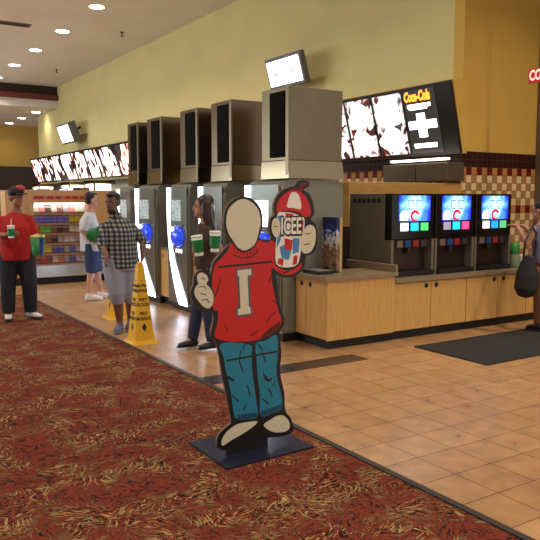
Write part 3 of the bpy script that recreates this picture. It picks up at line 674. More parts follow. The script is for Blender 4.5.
# things on the counters
t = thing('display_carton', 'tall printed carton with blue and tan picture on the corner worktop', 'carton', (4.845, 6.20, 0.801))
pm = emission_noise('carton_print', [(0, (0, 0, 0, 1)), (1, (0, 0, 0, 1))], 5, 0.0)
nt = pm.node_tree; bb = nt.nodes['Principled BSDF']
tc = N(nt, 'ShaderNodeTexCoord'); sp = N(nt, 'ShaderNodeSeparateXYZ'); L(nt, tc.outputs['Object'], sp.inputs[0])
nn = N(nt, 'ShaderNodeTexNoise'); nn.inputs['Scale'].default_value = 16; L(nt, tc.outputs['Object'], nn.inputs['Vector'])
ff = math_node(nt, 'ADD', math_node(nt, 'DIVIDE', sp.outputs[2], 0.63), math_node(nt, 'MULTIPLY', math_node(nt, 'SUBTRACT', nn.outputs['Fac'], 0.5), 0.9))
L(nt, ramp(nt, ff, [(0.0, lin((40, 36, 30))), (0.2, lin((150, 120, 90))), (0.35, lin((96, 44, 30))), (0.5, lin((170, 150, 120))), (0.62, lin((190, 200, 215))), (0.72, lin((24, 52, 130))), (0.9, lin((16, 26, 80)))]), bb.inputs['Base Color'])
MB().box(0.0, 0.05, 0.0, 0.26, 0, 0.63, 0.003).build('printed_front', pm, t)
MB().box(0.052, 0.09, 0.0, 0.255, 0, 0.625, 0.003).build('pale_back_sleeve', mat('sleeve_cream', (190, 166, 120), 0.5), t)
t = thing('lid_tray', 'low black tray on the corner worktop in front of the carton', 'tray', (4.56, 6.15, 0.801))
MB().box(0, 0.22, 0, 0.30, 0, 0.035, 0.006).build('tray_base', BLACK, t)
MB().box(0.02, 0.20, 0.02, 0.28, 0.035, 0.04).build('tray_liner', mat('liner_grey', (140, 136, 128), 0.4), t)
t = thing('drink_bottle', 'green capped bottle on the worktop beside the woman at the right', 'bottle', (7.84, 6.12, 0.713))
MB().lathe([(0.06, 0), (0.065, 0.02), (0.065, 0.18), (0.04, 0.25), (0.025, 0.27), (0.025, 0.29)], seg=20).build('bottle_body', mat('pale_bottle', (120, 140, 110), 0.25), t)
tag(MB().lathe([(0.068, 0.19), (0.072, 0.2), (0.07, 0.32), (0.03, 0.34)], seg=20).build('wrap', mat('green_wrap', (40, 130, 50), 0.4), t), 'green wrap')
t = thing('paper_cup', 'small pale paper cup on the worktop at the end of the dispensers', 'cup', (8.02, 6.15, 0.713))
MB().lathe([(0.035, 0), (0.036, 0.01), (0.05, 0.15), (0.053, 0.155), (0.047, 0.15)], seg=20).build('cup_wall', WHITE, t)
MB().lathe([(0.05, 0.151), (0.05, 0.158), (0.046, 0.16)], seg=20).build('lid', WHITE, t)

# ------------------------------------------------------------------ floor mats, hanging sign
t = MB().box(5.42, 8.6, 4.50, 5.52, 0.0, 0.014, 0.004).build('floor_mat', mat('black_rubber_mat', (22, 20, 20), 0.8, noise=0.3, nscale=200)); tag(t, 'large black rubber mat on the tiles before the drink dispensers', 'mat')
t = thing('hanging_sign', 'red hanging sign with pale letters CO cut by the right edge', 'sign', (8.6, 6.575, 3.285))
pn = MB().box(0, 0.03, -0.9, 0.0, 0, 0.20, 0.003).build('sign_panel', mat('sign_red', (200, 26, 30), 0.4, emit=(170, 16, 20), es=0.25), t)
text_mesh('lettering', 'CO', 0.20, mat('sign_letter', (250, 226, 214), 0.4, emit=(250, 220, 205), es=0.5), pn, (-0.003, -0.015, 0.098), FACE_NX, bold=0.006, sx=0.66, align='LEFT')
for y in (-0.35, -0.8): MB().tube([(0.015, y, 0.2), (0.015, y, ZC-3.285)], [0.006, 0.006], 8).build('hanging_rod', STEEL, t)
# ------------------------------------------------------------------ cardboard cut-out figure
SY = 3.76
R0 = (2.16, 3.76, 0.0)
t = thing('cardboard_standee', 'life-size cardboard cut-out figure in red sweater and blue trousers holding a drink, on the carpet', 'standee', (2.2, SY, 0))
ROUND = {'sil', 'head', 'sweater', 'lhand', 'rhand', 'fingers', 'cup', 'lid', 'straw', 'shoeL', 'shoeR', 'legL', 'legR', 'wedge'}
def rounded(p, n=4):
    """Catmull-Rom curve through the outline points"""
    out = []; c = len(p)
    for i in range(c):
        a, b, d, e = p[i-1], p[i], p[(i+1) % c], p[(i+2) % c]
        for k in range(n):
            t_ = k/n
            out.append(tuple(0.5*(2*b[j] + (d[j]-a[j])*t_ + (2*a[j]-5*b[j]+4*d[j]-e[j])*t_*t_ + (3*b[j]-a[j]-3*d[j]+e[j])*t_**3) for j in (0, 1)))
    return out
def lay(name, key, m, y, th, parent, label=None, child=None):
    o = MB().prism([(x-2.2, z) for x, z in (rounded(SHAPE[key]) if key in ROUND else SHAPE[key])], y-th, y, 'y').build(name, m, parent)
    return tag(o, label)
PAPER_K = mat('printed_black', (14, 12, 14), 0.4); PAPER_R = mat('printed_red', (196, 22, 20), 0.4, noise=0.05)
PAPER_C = mat('printed_cream', (210, 201, 174), 0.42, noise=0.05); PAPER_T = mat('printed_teal', (22, 122, 150), 0.42, noise=0.06)
PAPER_DR = mat('printed_dark_red', (104, 12, 16), 0.42); PAPER_S = mat('printed_slate', (76, 84, 104), 0.45); PAPER_LB = mat('printed_light_blue', (70, 130, 180), 0.42); PAPER_W = mat('printed_white', (232, 226, 214), 0.42)
EDGE = mat('cardboard_edge', (120, 96, 70), 0.8)
body = MB(); body.prism([(x-2.2, z) for x, z in rounded(SHAPE['sil'])], -0.004, 0.0, 'y'); body = body.build('figure_board', PAPER_K, t)
tag(body, 'black printed outline of the cut-out')
core = MB().prism([(x-2.2, z) for x, z in rounded(SHAPE['sil'])], 0.0, 0.018, 'y').build('foam_core', EDGE, t)
F = -0.0045
sw = lay('sweater', 'sweater', PAPER_R, F, 0.001, t)
lay('hem_band', 'hem', PAPER_DR, F-0.001, 0.0008, sw)
lay('board_seam', 'seam1', PAPER_K, F-0.001, 0.0008, sw)
lo_ = lay('letter_outline', 'I_out', PAPER_S, F-0.001, 0.0008, sw)
lay('letter', 'I_in', PAPER_C, F-0.002, 0.0008, sw, 'cream capital letter I')
hd = lay('head', 'head', PAPER_C, F, 0.0012, t, 'blank cream oval head')
hands_ = [lay('hand', 'lhand', PAPER_C, F, 0.001, t)]
cupo = lay('cup', 'cup', PAPER_W, F-0.0015, 0.001, t, 'printed red, white and blue frozen drink cup')
for kk, (k, m) in enumerate((('cupb1', PAPER_LB), ('cupb2', PAPER_LB), ('cupb3', PAPER_LB), ('cupr1', PAPER_R), ('cupr2', PAPER_R), ('cupr3', PAPER_R), ('cupr4', PAPER_R), ('cupr5', PAPER_R))):
    lay('cup_stripe', k, m, F-0.0021-0.0002*kk, 0.0006, cupo)
lid = lay('lid', 'lid', PAPER_R, F-0.001, 0.001, t); lay('lid_highlight', 'wedge', PAPER_W, F-0.0025, 0.0006, lid)
lay('straw', 'straw', PAPER_DR, F, 0.001, t)
hands_.append(lay('hand', 'rhand', PAPER_C, F-0.004, 0.001, t)); lay('fingers', 'fingers', PAPER_C, F-0.004, 0.001, t)
# knuckle lines on the mitten hands
ic = SHAPE['icee']; cx = (ic[0][0]+ic[1][0])/2 - 2.2; cz = (ic[0][1]+ic[2][1])/2
text_mesh('lettering_shadow', 'ICEE', 0.150, PAPER_K, cupo, (cx+0.002, F-0.0044, cz+0.004), (PI/2, 0.0, 0), extrude=0.0003, bold=0.015, sx=0.56)
tag(text_mesh('lettering', 'ICEE', 0.150, PAPER_W, cupo, (cx, F-0.0052, cz+0.006), (PI/2, 0.0, 0), extrude=0.0003, bold=0.004, sx=0.56), 'white ICEE lettering')
tr = lay('trouser_leg', 'legL', PAPER_T, F, 0.001, t); lay('trouser_leg', 'legR', PAPER_T, F, 0.001, t)
lay('cuff', 'cuffL', mat('printed_deep_teal', (12, 78, 108), 0.42), F-0.001, 0.0008, tr); lay('cuff', 'cuffR', mat('printed_deep_teal', (12, 78, 108)), F-0.001, 0.0008, tr)
lay('board_seam', 'seam2', PAPER_K, F-0.001, 0.0008, tr); lay('fold_line', 'fold1', PAPER_K, F-0.001, 0.0008, tr); lay('fold_line', 'fold2', PAPER_K, F-0.001, 0.0008, tr)
lay('shoe', 'shoeL', PAPER_C, F, 0.001, t); lay('shoe', 'shoeR', PAPER_C, F, 0.001, t)
def strokes(name, segs, w, m, y, parent):
    s = None
    for (x0, z0, x1, z1) in segs:
        s = MB() if (s is None or name.endswith('fold')) else s
        d = Vector((x1-x0, z1-z0)); n_ = Vector((-d.y, d.x)).normalized()*w/2
        s.prism([(x0-n_.x-2.2, z0-n_.y), (x1-n_.x-2.2, z1-n_.y), (x1+n_.x-2.2, z1+n_.y), (x0+n_.x-2.2, z0+n_.y)], y-0.0006, y, 'y')
        if name.endswith('fold'): s.build(name, m, parent)
    if not name.endswith('fold'): return s.build(name, m, parent)
strokes('sweater_fold', [(1.996,1.047,2.024,1.120),(2.024,1.120,2.032,1.157),(2.125,1.296,2.183,1.274),(2.183,1.274,2.249,1.277),(2.249,1.277,2.309,1.313),(2.086,0.818,2.058,0.859),(2.369,0.847,2.407,0.890),(2.407,0.890,2.438,0.907),(2.247,0.768,2.307,0.801),(2.407,1.153,2.384,1.102),(2.446,0.966,2.415,0.988),(2.493,1.161,2.556,1.171)], 0.0065, PAPER_K, F-0.0015, sw)
strokes('collar_ribs', [(2.133,1.349,2.129,1.317),(2.156,1.341,2.153,1.308),(2.179,1.333,2.176,1.299),(2.202,1.325,2.200,1.290),(2.225,1.317,2.225,1.280),(2.249,1.323,2.249,1.288),(2.273,1.329,2.273,1.295),(2.297,1.335,2.298,1.302)], 0.005, PAPER_DR, F-0.0015, sw)
strokes('hem_ribs', [(2.338,0.748,2.357,0.783),(2.358,0.757,2.376,0.793),(2.378,0.767,2.396,0.804),(2.398,0.776,2.415,0.814),(2.418,0.785,2.435,0.825),(2.438,0.794,2.454,0.836),(2.459,0.803,2.474,0.847)], 0.005, PAPER_K, F-0.0022, sw)
strokes('trouser_fold', [(2.172,0.685,2.165,0.608),(2.165,0.608,2.194,0.539),(2.223,0.449,2.246,0.373),(2.112,0.401,2.156,0.354),(2.338,0.652,2.361,0.583),(2.384,0.406,2.415,0.347),(2.337,0.339,2.384,0.304),(2.215,0.325,2.193,0.289),(2.439,0.452,2.415,0.414),(2.307,0.709,2.338,0.666),(2.069,0.524,2.113,0.498),(2.210,0.727,2.187,0.690)], 0.008, PAPER_K, F-0.0015, tr)
strokes('cuff_ribs', [(2.163,0.258,2.166,0.237),(2.180,0.257,2.183,0.236),(2.197,0.256,2.200,0.235),(2.214,0.255,2.217,0.234),(2.232,0.254,2.235,0.233),(2.249,0.253,2.252,0.232),(2.267,0.252,2.270,0.231),(2.284,0.251,2.287,0.230),(2.337,0.254,2.340,0.230),(2.357,0.257,2.360,0.233),(2.376,0.259,2.379,0.237),(2.396,0.262,2.399,0.240),(2.415,0.265,2.418,0.243),(2.435,0.268,2.438,0.246),(2.455,0.271,2.458,0.249),(2.475,0.274,2.478,0.252)], 0.004, PAPER_K, F-0.0022, tr)
strokes('knuckle_lines', [(1.879,1.111,1.913,1.115),(1.913,1.115,1.934,1.095),(1.893,1.073,1.933,1.058),(1.899,1.029,1.940,1.032),(1.933,1.033,1.954,1.006),(1.900,1.165,1.928,1.157)], 0.005, PAPER_K, F-0.0015, hands_[0])
strokes('knuckle_lines', [(2.668,1.412,2.717,1.414),(2.660,1.342,2.709,1.347),(2.423,1.470,2.453,1.463)], 0.005, PAPER_K, F-0.0055, hands_[1])

# base: blue-black sheet metal plate, centre tab and rear strut
bp_ = MB(); bp_.hexa([(-0.235, -0.19, 0.001), (0.435, -0.17, 0.001), (0.44, 0.36, 0.001), (-0.225, 0.36, 0.001), (-0.235, -0.19, 0.012), (0.435, -0.17, 0.012), (0.44, 0.36, 0.012), (-0.225, 0.36, 0.012)])
tag(bp_.build('base_plate', mat('dark_blue_base', (34, 38, 62), 0.28, 0.3), t), 'dark blue-black flat base')
MB().box(-0.13, 0.18, -0.003, 0.018, 0.012, 0.15).build('foot_tab', PAPER_K, t)
MB().prism([(0.018, 0.02), (0.24, 0.02), (0.12, 0.22), (0.018, 0.5)], 0.05, 0.07, 'x').build('rear_strut', EDGE, t)

# ------------------------------------------------------------------ floor signs
YELP = mat('yellow_plastic', (236, 180, 14), 0.35, noise=0.04)
def cone(loc, label, rz=0.0, full=True):
    t = thing('wet_floor_sign', label, 'floor sign', loc, rz)
    MB().hexa([(-0.155, -0.155, 0), (0.155, -0.155, 0), (0.155, 0.155, 0), (-0.155, 0.155, 0), (-0.14, -0.14, 0.035), (0.14, -0.14, 0.035), (0.14, 0.14, 0.035), (-0.14, 0.14, 0.035)]).build('base', YELP, t)
    b = MB(); b.hexa([(-0.118, -0.118, 0.03), (0.118, -0.118, 0.03), (0.118, 0.118, 0.03), (-0.118, 0.118, 0.03), (-0.034, -0.034, 0.90), (0.034, -0.034, 0.90), (0.034, 0.034, 0.90), (-0.034, 0.034, 0.90)])
    bo = b.build('pyramid_body', YELP, t)
    MB().box(-0.028, 0.028, -0.028, 0.028, 0.90, 0.925, 0.006).build('top_cap', YELP, t)
    sl = math.atan2(0.084, 0.87)
    def hw(z): return 0.118 - 0.084*(z-0.03)/0.87
    for side in range(2):
        for z, tx, sz in ((0.66, 'CAUTION', 0.042), (0.605, 'CUIDADO', 0.045), (0.50, 'WET', 0.055), (0.445, 'FLOOR', 0.055), (0.345, 'PISO', 0.055), (0.288, 'MOJADO', 0.052)):
            d = hw(z) + 0.0015
            kw = dict(bold=0.0018, sx=0.84, extrude=0.0004)
            if side == 0: text_mesh('lettering', tx, sz, BLACK, bo, (0, -d, z), (PI/2-sl, 0, 0), **kw)
            else: text_mesh('lettering', tx, sz, BLACK, bo, (-d, 0, z), (PI/2-sl, 0, -PI/2), **kw)
        z = 0.19; d = hw(z)+0.0005
        if side == 0:
            dm = MB(); dm.hexa([(0, -d-0.006, z-0.05), (0.028, -d-0.002, z), (0, -d+0.004, z+0.05), (-0.028, -d-0.002, z), (0, -d+0.002, z-0.05), (0.028, -d+0.006, z), (0, -d+0.01, z+0.05), (-0.028, -d+0.006, z)])
        else:
            dm = MB(); dm.hexa([(-d-0.006, 0, z-0.05), (-d-0.002, 0.028, z), (-d+0.004, 0, z+0.05), (-d-0.002, -0.028, z), (-d+0.002, 0, z-0.05), (-d+0.006, 0.028, z), (-d+0.01, 0, z+0.05), (-d+0.006, -0.028, z)])
        dm.build('warning_diamond', BLACK, bo)
        z = 0.72; d = hw(z)
        (MB().box(-0.006, 0.006, -d-0.002, -d+0.004, z-0.008, z+0.008) if side == 0 else MB().box(-d-0.002, -d+0.004, -0.006, 0.006, z-0.008, z+0.008)).build('printed_dot', BLACK, bo)
    return t
cone((2.965, 7.40, 0.0), 'yellow four-sided wet floor sign in front, right of the man in plaid')
cone((3.30, 9.10, 0.0), 'yellow wet floor sign farther back, mostly behind the man in plaid')

# ------------------------------------------------------------------ candy rack
RY = 13.5
t = thing('candy_rack', 'tall maple candy rack with six stocked shelves beside the man in red', 'display rack', (3.2, RY, 0))
LAM = wood_material('rack_laminate', (206, 164, 116)); W = 2.05
MB().box(-0.4, W, 0.35, 0.45, 0.0, 1.80).build('back_panel', LAM, t)
for a in (0.0, 1.13): MB().box(a, a+0.10, 0.0, 0.35, 0.06, 1.80).build('side_panel', LAM, t)
MB().box(1.23, W, 0.0, 0.35, 0.06, 1.80).build('cupboard_front', LAM, t)
MB().box(-0.4, 0.0, 0.02, 0.35, 0.06, 1.78).build('cupboard_front', LAM, t)
MB().box(0.10, 1.13, 0.0, 0.35, 1.56, 1.80).build('header_panel', LAM, t)
hd = MB().box(0.10, 1.13, -0.012, 0.0, 1.625, 1.695).build('header_sign', mat('header_tan_red', (196, 116, 92), 0.5), t)
for a, w_ in ((0.12, 0.17), (0.36, 0.12), (0.52, 0.10), (0.70, 0.10), (0.84, 0.12), (0.99, 0.12)): MB().box(a, a+w_, -0.016, -0.012, 1.635, 1.685).build('header_block', mat('header_red', (170, 40, 34), 0.5), hd)
MB().box(-0.02, W, -0.10, 0.35, 0.14, 0.36).build('lower_ledge', mat('ledge_pale_steel', (196, 206, 214), 0.22, 0.4), t)
MB().box(-0.4, W, 0.0, 0.35, 0.0, 0.14).build('kickboard', BLACK, t)
rows = [1.36, 1.165, 0.97, 0.775, 0.58, 0.385]
for z in rows:
    sh = MB(); sh.hexa([(0.10, -0.06, z-0.03), (1.13, -0.06, z-0.03), (1.13, 0.30, z+0.03), (0.10, 0.30, z+0.03), (0.10, -0.06, z-0.01), (1.13, -0.06, z-0.01), (1.13, 0.30, z+0.05), (0.10, 0.30, z+0.05)])
    so = sh.build('shelf', LAM, t); MB().box(0.10, 1.13, -0.068, -0.06, z-0.035, z+0.01).build('price_rail', mat('rail_tan', (150, 112, 84), 0.5), so)
MB().box(0.14, 1.09, 0.02, 0.10, 1.53, 1.555).build('light_tube', mat('rack_tube', (255, 255, 255), 0.3, emit=(255, 250, 240), es=2.5), t)  # unseen source added to brighten the candy boxes
PAL = {'white': (226, 222, 220), 'pink': (236, 150, 158), 'dark brown': (90, 60, 56), 'purple': (130, 116, 230), 'yellow': (246, 222, 70), 'green': (120, 210, 60), 'brown': (140, 100, 90),
       'cream': (240, 230, 210), 'red': (220, 80, 80), 'blue': (100, 116, 220), 'lilac': (206, 196, 240), 'orange': (236, 150, 100), 'grey': (190, 188, 198)}
layout = [('white', 'pink', 'dark brown', 'white', 'brown', 'grey', 'pink', 'cream', 'white'), ('purple', 'purple', 'blue', 'purple', 'purple', 'purple', 'yellow', 'yellow', 'yellow'),
          ('green', 'green', 'green', 'brown', 'dark brown', 'brown', 'cream', 'cream', 'cream'), ('pink', 'red', 'brown', 'dark brown', 'grey', 'white', 'white', 'grey', 'pink'),
          ('cream', 'yellow', 'yellow', 'blue', 'blue', 'grey', 'blue', 'lilac', 'white'), ('brown', 'red', 'brown', 'cream', 'orange', 'grey', 'blue', 'lilac', 'white')]
ordn = ['top', 'second', 'third', 'fourth', 'fifth', 'lowest']
cache = {}
for r, (z, names_) in enumerate(zip(rows, layout)):
    for k, nm in enumerate(names_):
        mt_ = mat('candy_' + nm.replace(' ', '_'), PAL[nm], 0.4, noise=0.22, nscale=45)
        if nm not in cache:
            b = MB(); b.box(-0.052, 0.052, -0.012, 0.012, 0, 0.145, 0.003); o = b.build('candy_box', mt_)
            c2 = MB().box(-0.05, 0.05, -0.0135, -0.012, 0.085, 0.12).build('label_band', mat('candy_band_' + nm.replace(' ', '_'), tuple(int(min(255, v*0.4+150)) for v in PAL[nm]), 0.4), o); cache[nm] = (o, c2)
        else:
            src, ch = cache[nm]; o = src.copy(); COL.objects.link(o); c2 = ch.copy(); COL.objects.link(c2); c2.parent = o
        o.location = (3.2 + 0.165 + k*0.1125, RY + 0.05, z + 0.022); o.rotation_euler = (math.radians(-24), 0, 0)
        cnt = names_.count(nm)
        tag(o, '%s candy box on the %s shelf of the candy rack' % (nm, ordn[r]) if cnt > 1 else 'only %s candy box on the %s shelf of the candy rack' % (nm, ordn[r]), 'candy box', 'candy boxes on the rack')

# ------------------------------------------------------------------ far concession equipment
WARM = mat('warmer_glow', (255, 240, 210), 0.4, emit=(255, 240, 205), es=2.6)
for (y, lb) in ((28.2, 'leftmost glowing popcorn warmer under the far menu'), (24.2, 'middle glowing popcorn warmer under the far menu'), (21.6, 'rightmost glowing popcorn warmer under the far menu')):
    t = thing('popcorn_warmer', lb, 'popcorn warmer', (7.0, y, 1.0), group='popcorn warmers on the back counter')
    MB().box(0, 0.7, -0.5, 0.5, 0, 0.12).build('base', STEEL, t)
    for sy in (-0.5, 0.46): MB().box(0, 0.05, sy, sy+0.04, 0.12, 1.1).build('corner_post', STEEL, t)
    MB().box(0, 0.7, -0.5, 0.5, 1.1, 1.2).build('canopy', STEELD, t)
    MB().box(0.03, 0.6, -0.36, 0.36, 0.55, 1.08).build('lit_window', WARM, t)
    MB().box(0.02, 0.6, -0.44, 0.44, 0.12, 0.5).build('popcorn_bin', mat('popcorn_yellow', (230, 200, 110), 0.8, noise=0.4, nscale=60), t)
struct(MB().box(7.96, 7.995, 13.0, 31.3, 0.0, 2.25).build('trim_10', mat('dark_backsplash', (58, 54, 58), 0.35)))
o = MB().box(6.9, 7.95, 15.0, 30.8, 0.0, 0.98).build('back_counter', LAM); tag(o, 'long back counter along the yellow wall under the far menu', 'counter')
t = thing('serving_counter', 'serving counter with a lit glass case behind the candy rack', 'counter', (5.0, 16.0, 0))
MB().box(0, 0.7, 0, 14.0, 0.1, 1.05).build('counter_body', LAM, t)
MB().box(0.05, 0.7, 0, 14.0, 0.0, 0.1).build('kickboard', BLACK, t)
MB().box(-0.03, 0.73, 0, 14.0, 1.05, 1.09).build('counter_top', STEEL, t)
gl = MB().box(0.0, 0.02, 0.2, 13.8, 1.09, 1.9).build('glass_front', mat('clear_glass', (220, 235, 240), 0.05, trans=1.0, noise=0.0), t)
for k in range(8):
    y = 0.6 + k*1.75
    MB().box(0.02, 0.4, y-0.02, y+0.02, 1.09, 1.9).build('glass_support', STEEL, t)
    MB().tube([(0.05, y, 1.80), (0.05, y+1.2, 1.84)], [0.03, 0.03], 8).build('case_lamp', mat('case_lamp_glow', (255, 255, 255), 0.3, emit=(200, 220, 255), es=3.5), t)  # glowing bars paint the streaks reflected in the case glass
for (x, z, s, c, lb) in ((2.3, 1.75, 0.5, (235, 225, 225), 'white lit sign panel behind the man in red'), ):
    t = thing('counter_sign', lb, 'sign', (2.35, 17.0, 0))
    MB().box(-0.03, 0.03, -0.03, 0.03, 0, 1.5).build('post', STEEL, t)
    MB().box(-0.5, 0.28, -0.02, 0.02, 1.75, 2.08, 0.01).build('white_panel', E('sign_white', (235, 225, 225), 0.9), t)
    MB().tube([(0.0, -0.03, 1.86), (0.14, -0.03, 2.0), (0.3, -0.03, 2.02), (0.42, -0.03, 1.93)], [0.035]*4, 8).build('red_arc', E('arc_red', (220, 50, 60), 0.9), t)
    MB().box(-0.6, 0.1, -0.02, 0.02, 1.35, 1.62, 0.01).build('green_panel', E('sign_green', (110, 190, 50), 0.5), t)
    MB().box(-0.02, 0.02, 0.0, 0.04, 1.3, 1.9).build('upright', STEEL, t)
o = MB().box(-1.5, 3.1, 16.0, 16.5, 0.0, 1.25).build('waiting_counter', LAM); tag(o, 'maple counter front behind the man in red', 'counter')
# ------------------------------------------------------------------ people
# every joint is given in the person's own frame: x to the side, -y towards the viewer, z up (metres); yaw turns the trunk
def yawv(v, a):
    return Vector((v[0]*math.cos(a)-v[1]*math.sin(a), v[0]*math.sin(a)+v[1]*math.cos(a), v[2]))
def hand(mb, wrist, fdir, pdir, tdir, curl=0.6, s=1.0):
    """palm, four unequal fingers of three bones and a thumb from the side; fdir fingers, pdir palm normal, tdir thumb side"""
    f = Vector(fdir).normalized(); p = Vector(pdir); p = (p - f*p.dot(f)).normalized(); th = Vector(tdir); th = (th - f*th.dot(f) - p*th.dot(p)).normalized()
    w = Vector(wrist)
    mb.tube([w - f*0.02, w + f*0.02*s, w + f*0.055*s, w + f*0.09*s], [(0.026, 0.02), (0.034*s, 0.017*s), (0.041*s, 0.016*s), (0.038*s, 0.013*s)], 12, side=th)
    for off, ln in ((0.029, 0.070), (0.010, 0.080), (-0.010, 0.074), (-0.029, 0.058)):
        a = w + f*0.085*s + th*off*s; d = f.copy(); pts = [a - f*0.02]
        for q, seg in enumerate((0.45, 0.32, 0.23)):
            an = curl*(0.5 + 0.5*q); d = (d*math.cos(an) + p*math.sin(an)).normalized(); a = a + d*ln*seg*s; pts.append(a.copy())
        mb.tube(pts, [0.0098*s, 0.0092*s, 0.0084*s, 0.007*s], 8, side=th)
    a = w + f*0.03*s + th*0.03*s; d1 = (th*0.75 + f*0.55 + p*0.35).normalized(); d2 = (th*0.15 + f*0.8 + p*0.6).normalized()
    mb.tube([a - th*0.012, a + d1*0.036*s, a + d1*0.036*s + d2*0.03*s, a + d1*0.036*s + d2*0.052*s], [0.0135*s, 0.0115*s, 0.010*s, 0.008*s], 8, side=p)

def person(name, label, loc, P, skin, cloth):
    """P: joints; cloth: dict describing garments"""
    x, y = loc[0], loc[1]
    rz = -math.atan2(x, y)
    t = thing(name, label, 'person', (x, y, 0), rz)
    yaw = P['yaw']; k = P['H']/1.75; g = P.get('girth', 1.0)
    side = yawv((1, 0, 0), yaw); front = yawv((0, -1, 0), yaw)
    hipc = Vector(P['hip']); chest = Vector(P['chest']); neck = Vector(P['neck']); head = Vector(P['head'])
    sh = [Vector(P['shR']), Vector(P['shL'])]; el = [Vector(P['elR']), Vector(P['elL'])]; wr = [Vector(P['wrR']), Vector(P['wrL'])]
    hj = [Vector(P['hjR']), Vector(P['hjL'])]; kn = [Vector(P['knR']), Vector(P['knL'])]; an = [Vector(P['anR']), Vector(P['anL'])]
    toe = [Vector(P['toR']), Vector(P['toL'])]
    mid = (hipc+chest)/2
    b = MB()
    trunk_pts = [hipc - Vector((0, 0, 0.08*k)), hipc, mid, chest, (sh[0]+sh[1])/2 + Vector((0, 0, -0.01)), neck]
    rx = [0.13, 0.165, 0.145*g, 0.158*g, 0.11*g, 0.060]; ry = [0.09, 0.115*g, 0.10*g, 0.115*g, 0.085*g, 0.06]
    b.tube(trunk_pts, [(a*k, c*k) for a, c in zip(rx, ry)], 20, side=side)
    b.tube([neck - Vector((0, 0, 0.04)), neck, head - Vector((0, 0, 0.05*k))], [0.062*k, 0.056*k, 0.056*k], 14, side=side)
    hf = yawv((0, -1, 0), P.get('head_yaw', yaw)); hf.z = P.get('nod', 0.0); hf.normalize(); hs = hf.cross(Vector((0, 0, 1))).normalized()*-1; hu = hs.cross(hf)*-1
    if hu.z < 0: hu = -hu
    R = Matrix((hs, -hf, hu)).transposed()          # columns: side, back, up
    hk = k*1.07
    def H(px, py, pz): return head + R @ Vector((px*hk, py*hk, pz*hk))
    b.ball(H(0, 0.01, 0.035), (0.074*hk, 0.094*hk, 0.085*hk), 20, R)
    b.ball(H(0, -0.022, -0.045), (0.056*hk, 0.066*hk, 0.075*hk), 18, R)
    b.tube([H(0, -0.085, 0.02), H(0, -0.104, -0.012), H(0, -0.09, -0.025)], [0.009*hk, 0.014*hk, 0.015*hk], 8, side=hs)
    b.ball(H(0, -0.075, -0.088), (0.026*hk, 0.02*hk, 0.02*hk), 10, R)
    for s_ in (-1, 1):
        b.ball(H(s_*0.077, 0.01, -0.005), (0.011*hk, 0.02*hk, 0.032*hk), 10, R)
        b.ball(H(s_*0.028, -0.078, 0.026), (0.02*hk, 0.012*hk, 0.008*hk), 8, R)
    for i in range(2):
        b.tube([sh[i], (sh[i]*0.5+el[i]*0.5), el[i], (el[i]*0.6+wr[i]*0.4), wr[i]], [P.get('shr', 0.036)*k*g, 0.042*k*g, 0.038*k, 0.039*k, 0.026*k], 14)
        b.tube([hj[i], (hj[i]+kn[i])/2, kn[i], kn[i]*0.62+an[i]*0.38 - front*0.012, an[i]], [(0.092*k)*g, 0.078*k*g, 0.056*k, 0.056*k*g, 0.036*k], 14)
        b.tube([an[i] + Vector((0, 0, 0.02)), an[i]*0.5+toe[i]*0.5, toe[i]], [0.036*k, 0.032*k, 0.022*k], 10)
        fd, pd, td, cu = P['hands'][i]
        hand(b, wr[i], fd, pd, td, cu, k)
    body = remesh(b.build('body', skin, t), 0.0075, 3)
    # eyes, brows and mouth
    for s_ in (-1, 1):
        e = MB().ball(H(s_*0.028, -0.080, 0.008), (0.011*hk, 0.007*hk, 0.0055*hk), 10, R).build('eye', mat('eye_white', (224, 220, 212), 0.3), t)
        MB().ball(H(s_*0.028, -0.088, 0.008), (0.0062*hk, 0.0035*hk, 0.0058*hk), 8, R).build('iris', mat('iris_dark', (40, 26, 20), 0.2), e)
        MB().tube([H(s_*0.012, -0.088, 0.03), H(s_*0.03, -0.087, 0.036), H(s_*0.046, -0.076, 0.031)], [0.003*hk, 0.004*hk, 0.003*hk], 6).build('eyebrow', cloth['hair_mat'], t)
    MB().tube([H(-0.022, -0.081, -0.056), H(0, -0.088, -0.055), H(0.022, -0.081, -0.056)], [0.003*hk, 0.006*hk, 0.003*hk], 8).build('mouth', mat('lips', (142, 74, 66), 0.5), t)
    # hair
    hb = MB(); style = cloth['hair']
    if style == 'short' or style == 'cap':
        hb.ball(H(0, 0.028, 0.05), (0.082*hk, 0.090*hk, 0.084*hk), 20, R); hb.ball(H(0, 0.045, 0.0), (0.075*hk, 0.062*hk, 0.06*hk), 16, R)
        if style == 'short': hb.ball(H(0.01, -0.045, 0.10), (0.055*hk, 0.04*hk, 0.026*hk), 12, R)
    elif style == 'long':
        hb.ball(H(0, 0.026, 0.052), (0.088*hk, 0.096*hk, 0.086*hk), 20, R)
        for s_ in (-1, 0, 1):
            hb.tube([H(s_*0.055, 0.045, 0.05), H(s_*0.075, 0.065-abs(s_)*0.02, -0.06), H(s_*0.075, 0.085, -0.20), H(s_*0.06, 0.10, -0.34), H(s_*0.03, 0.11, -0.42)], [(0.05*hk, 0.055*hk), (0.05*hk, 0.06*hk), (0.05*hk, 0.052*hk), (0.04*hk, 0.04*hk), (0.015*hk, 0.015*hk)], 12, side=hs)
    elif style == 'bun':
        hb.ball(H(0, 0.026, 0.052), (0.086*hk, 0.094*hk, 0.086*hk), 20, R); hb.ball(H(0, 0.05, -0.01), (0.078*hk, 0.065*hk, 0.07*hk), 14, R); hb.ball(H(0, 0.12, 0.03), (0.045*hk, 0.045*hk, 0.045*hk), 14, R)
    remesh(hb.build('hair', cloth['hair_mat'], t), 0.009, 2)
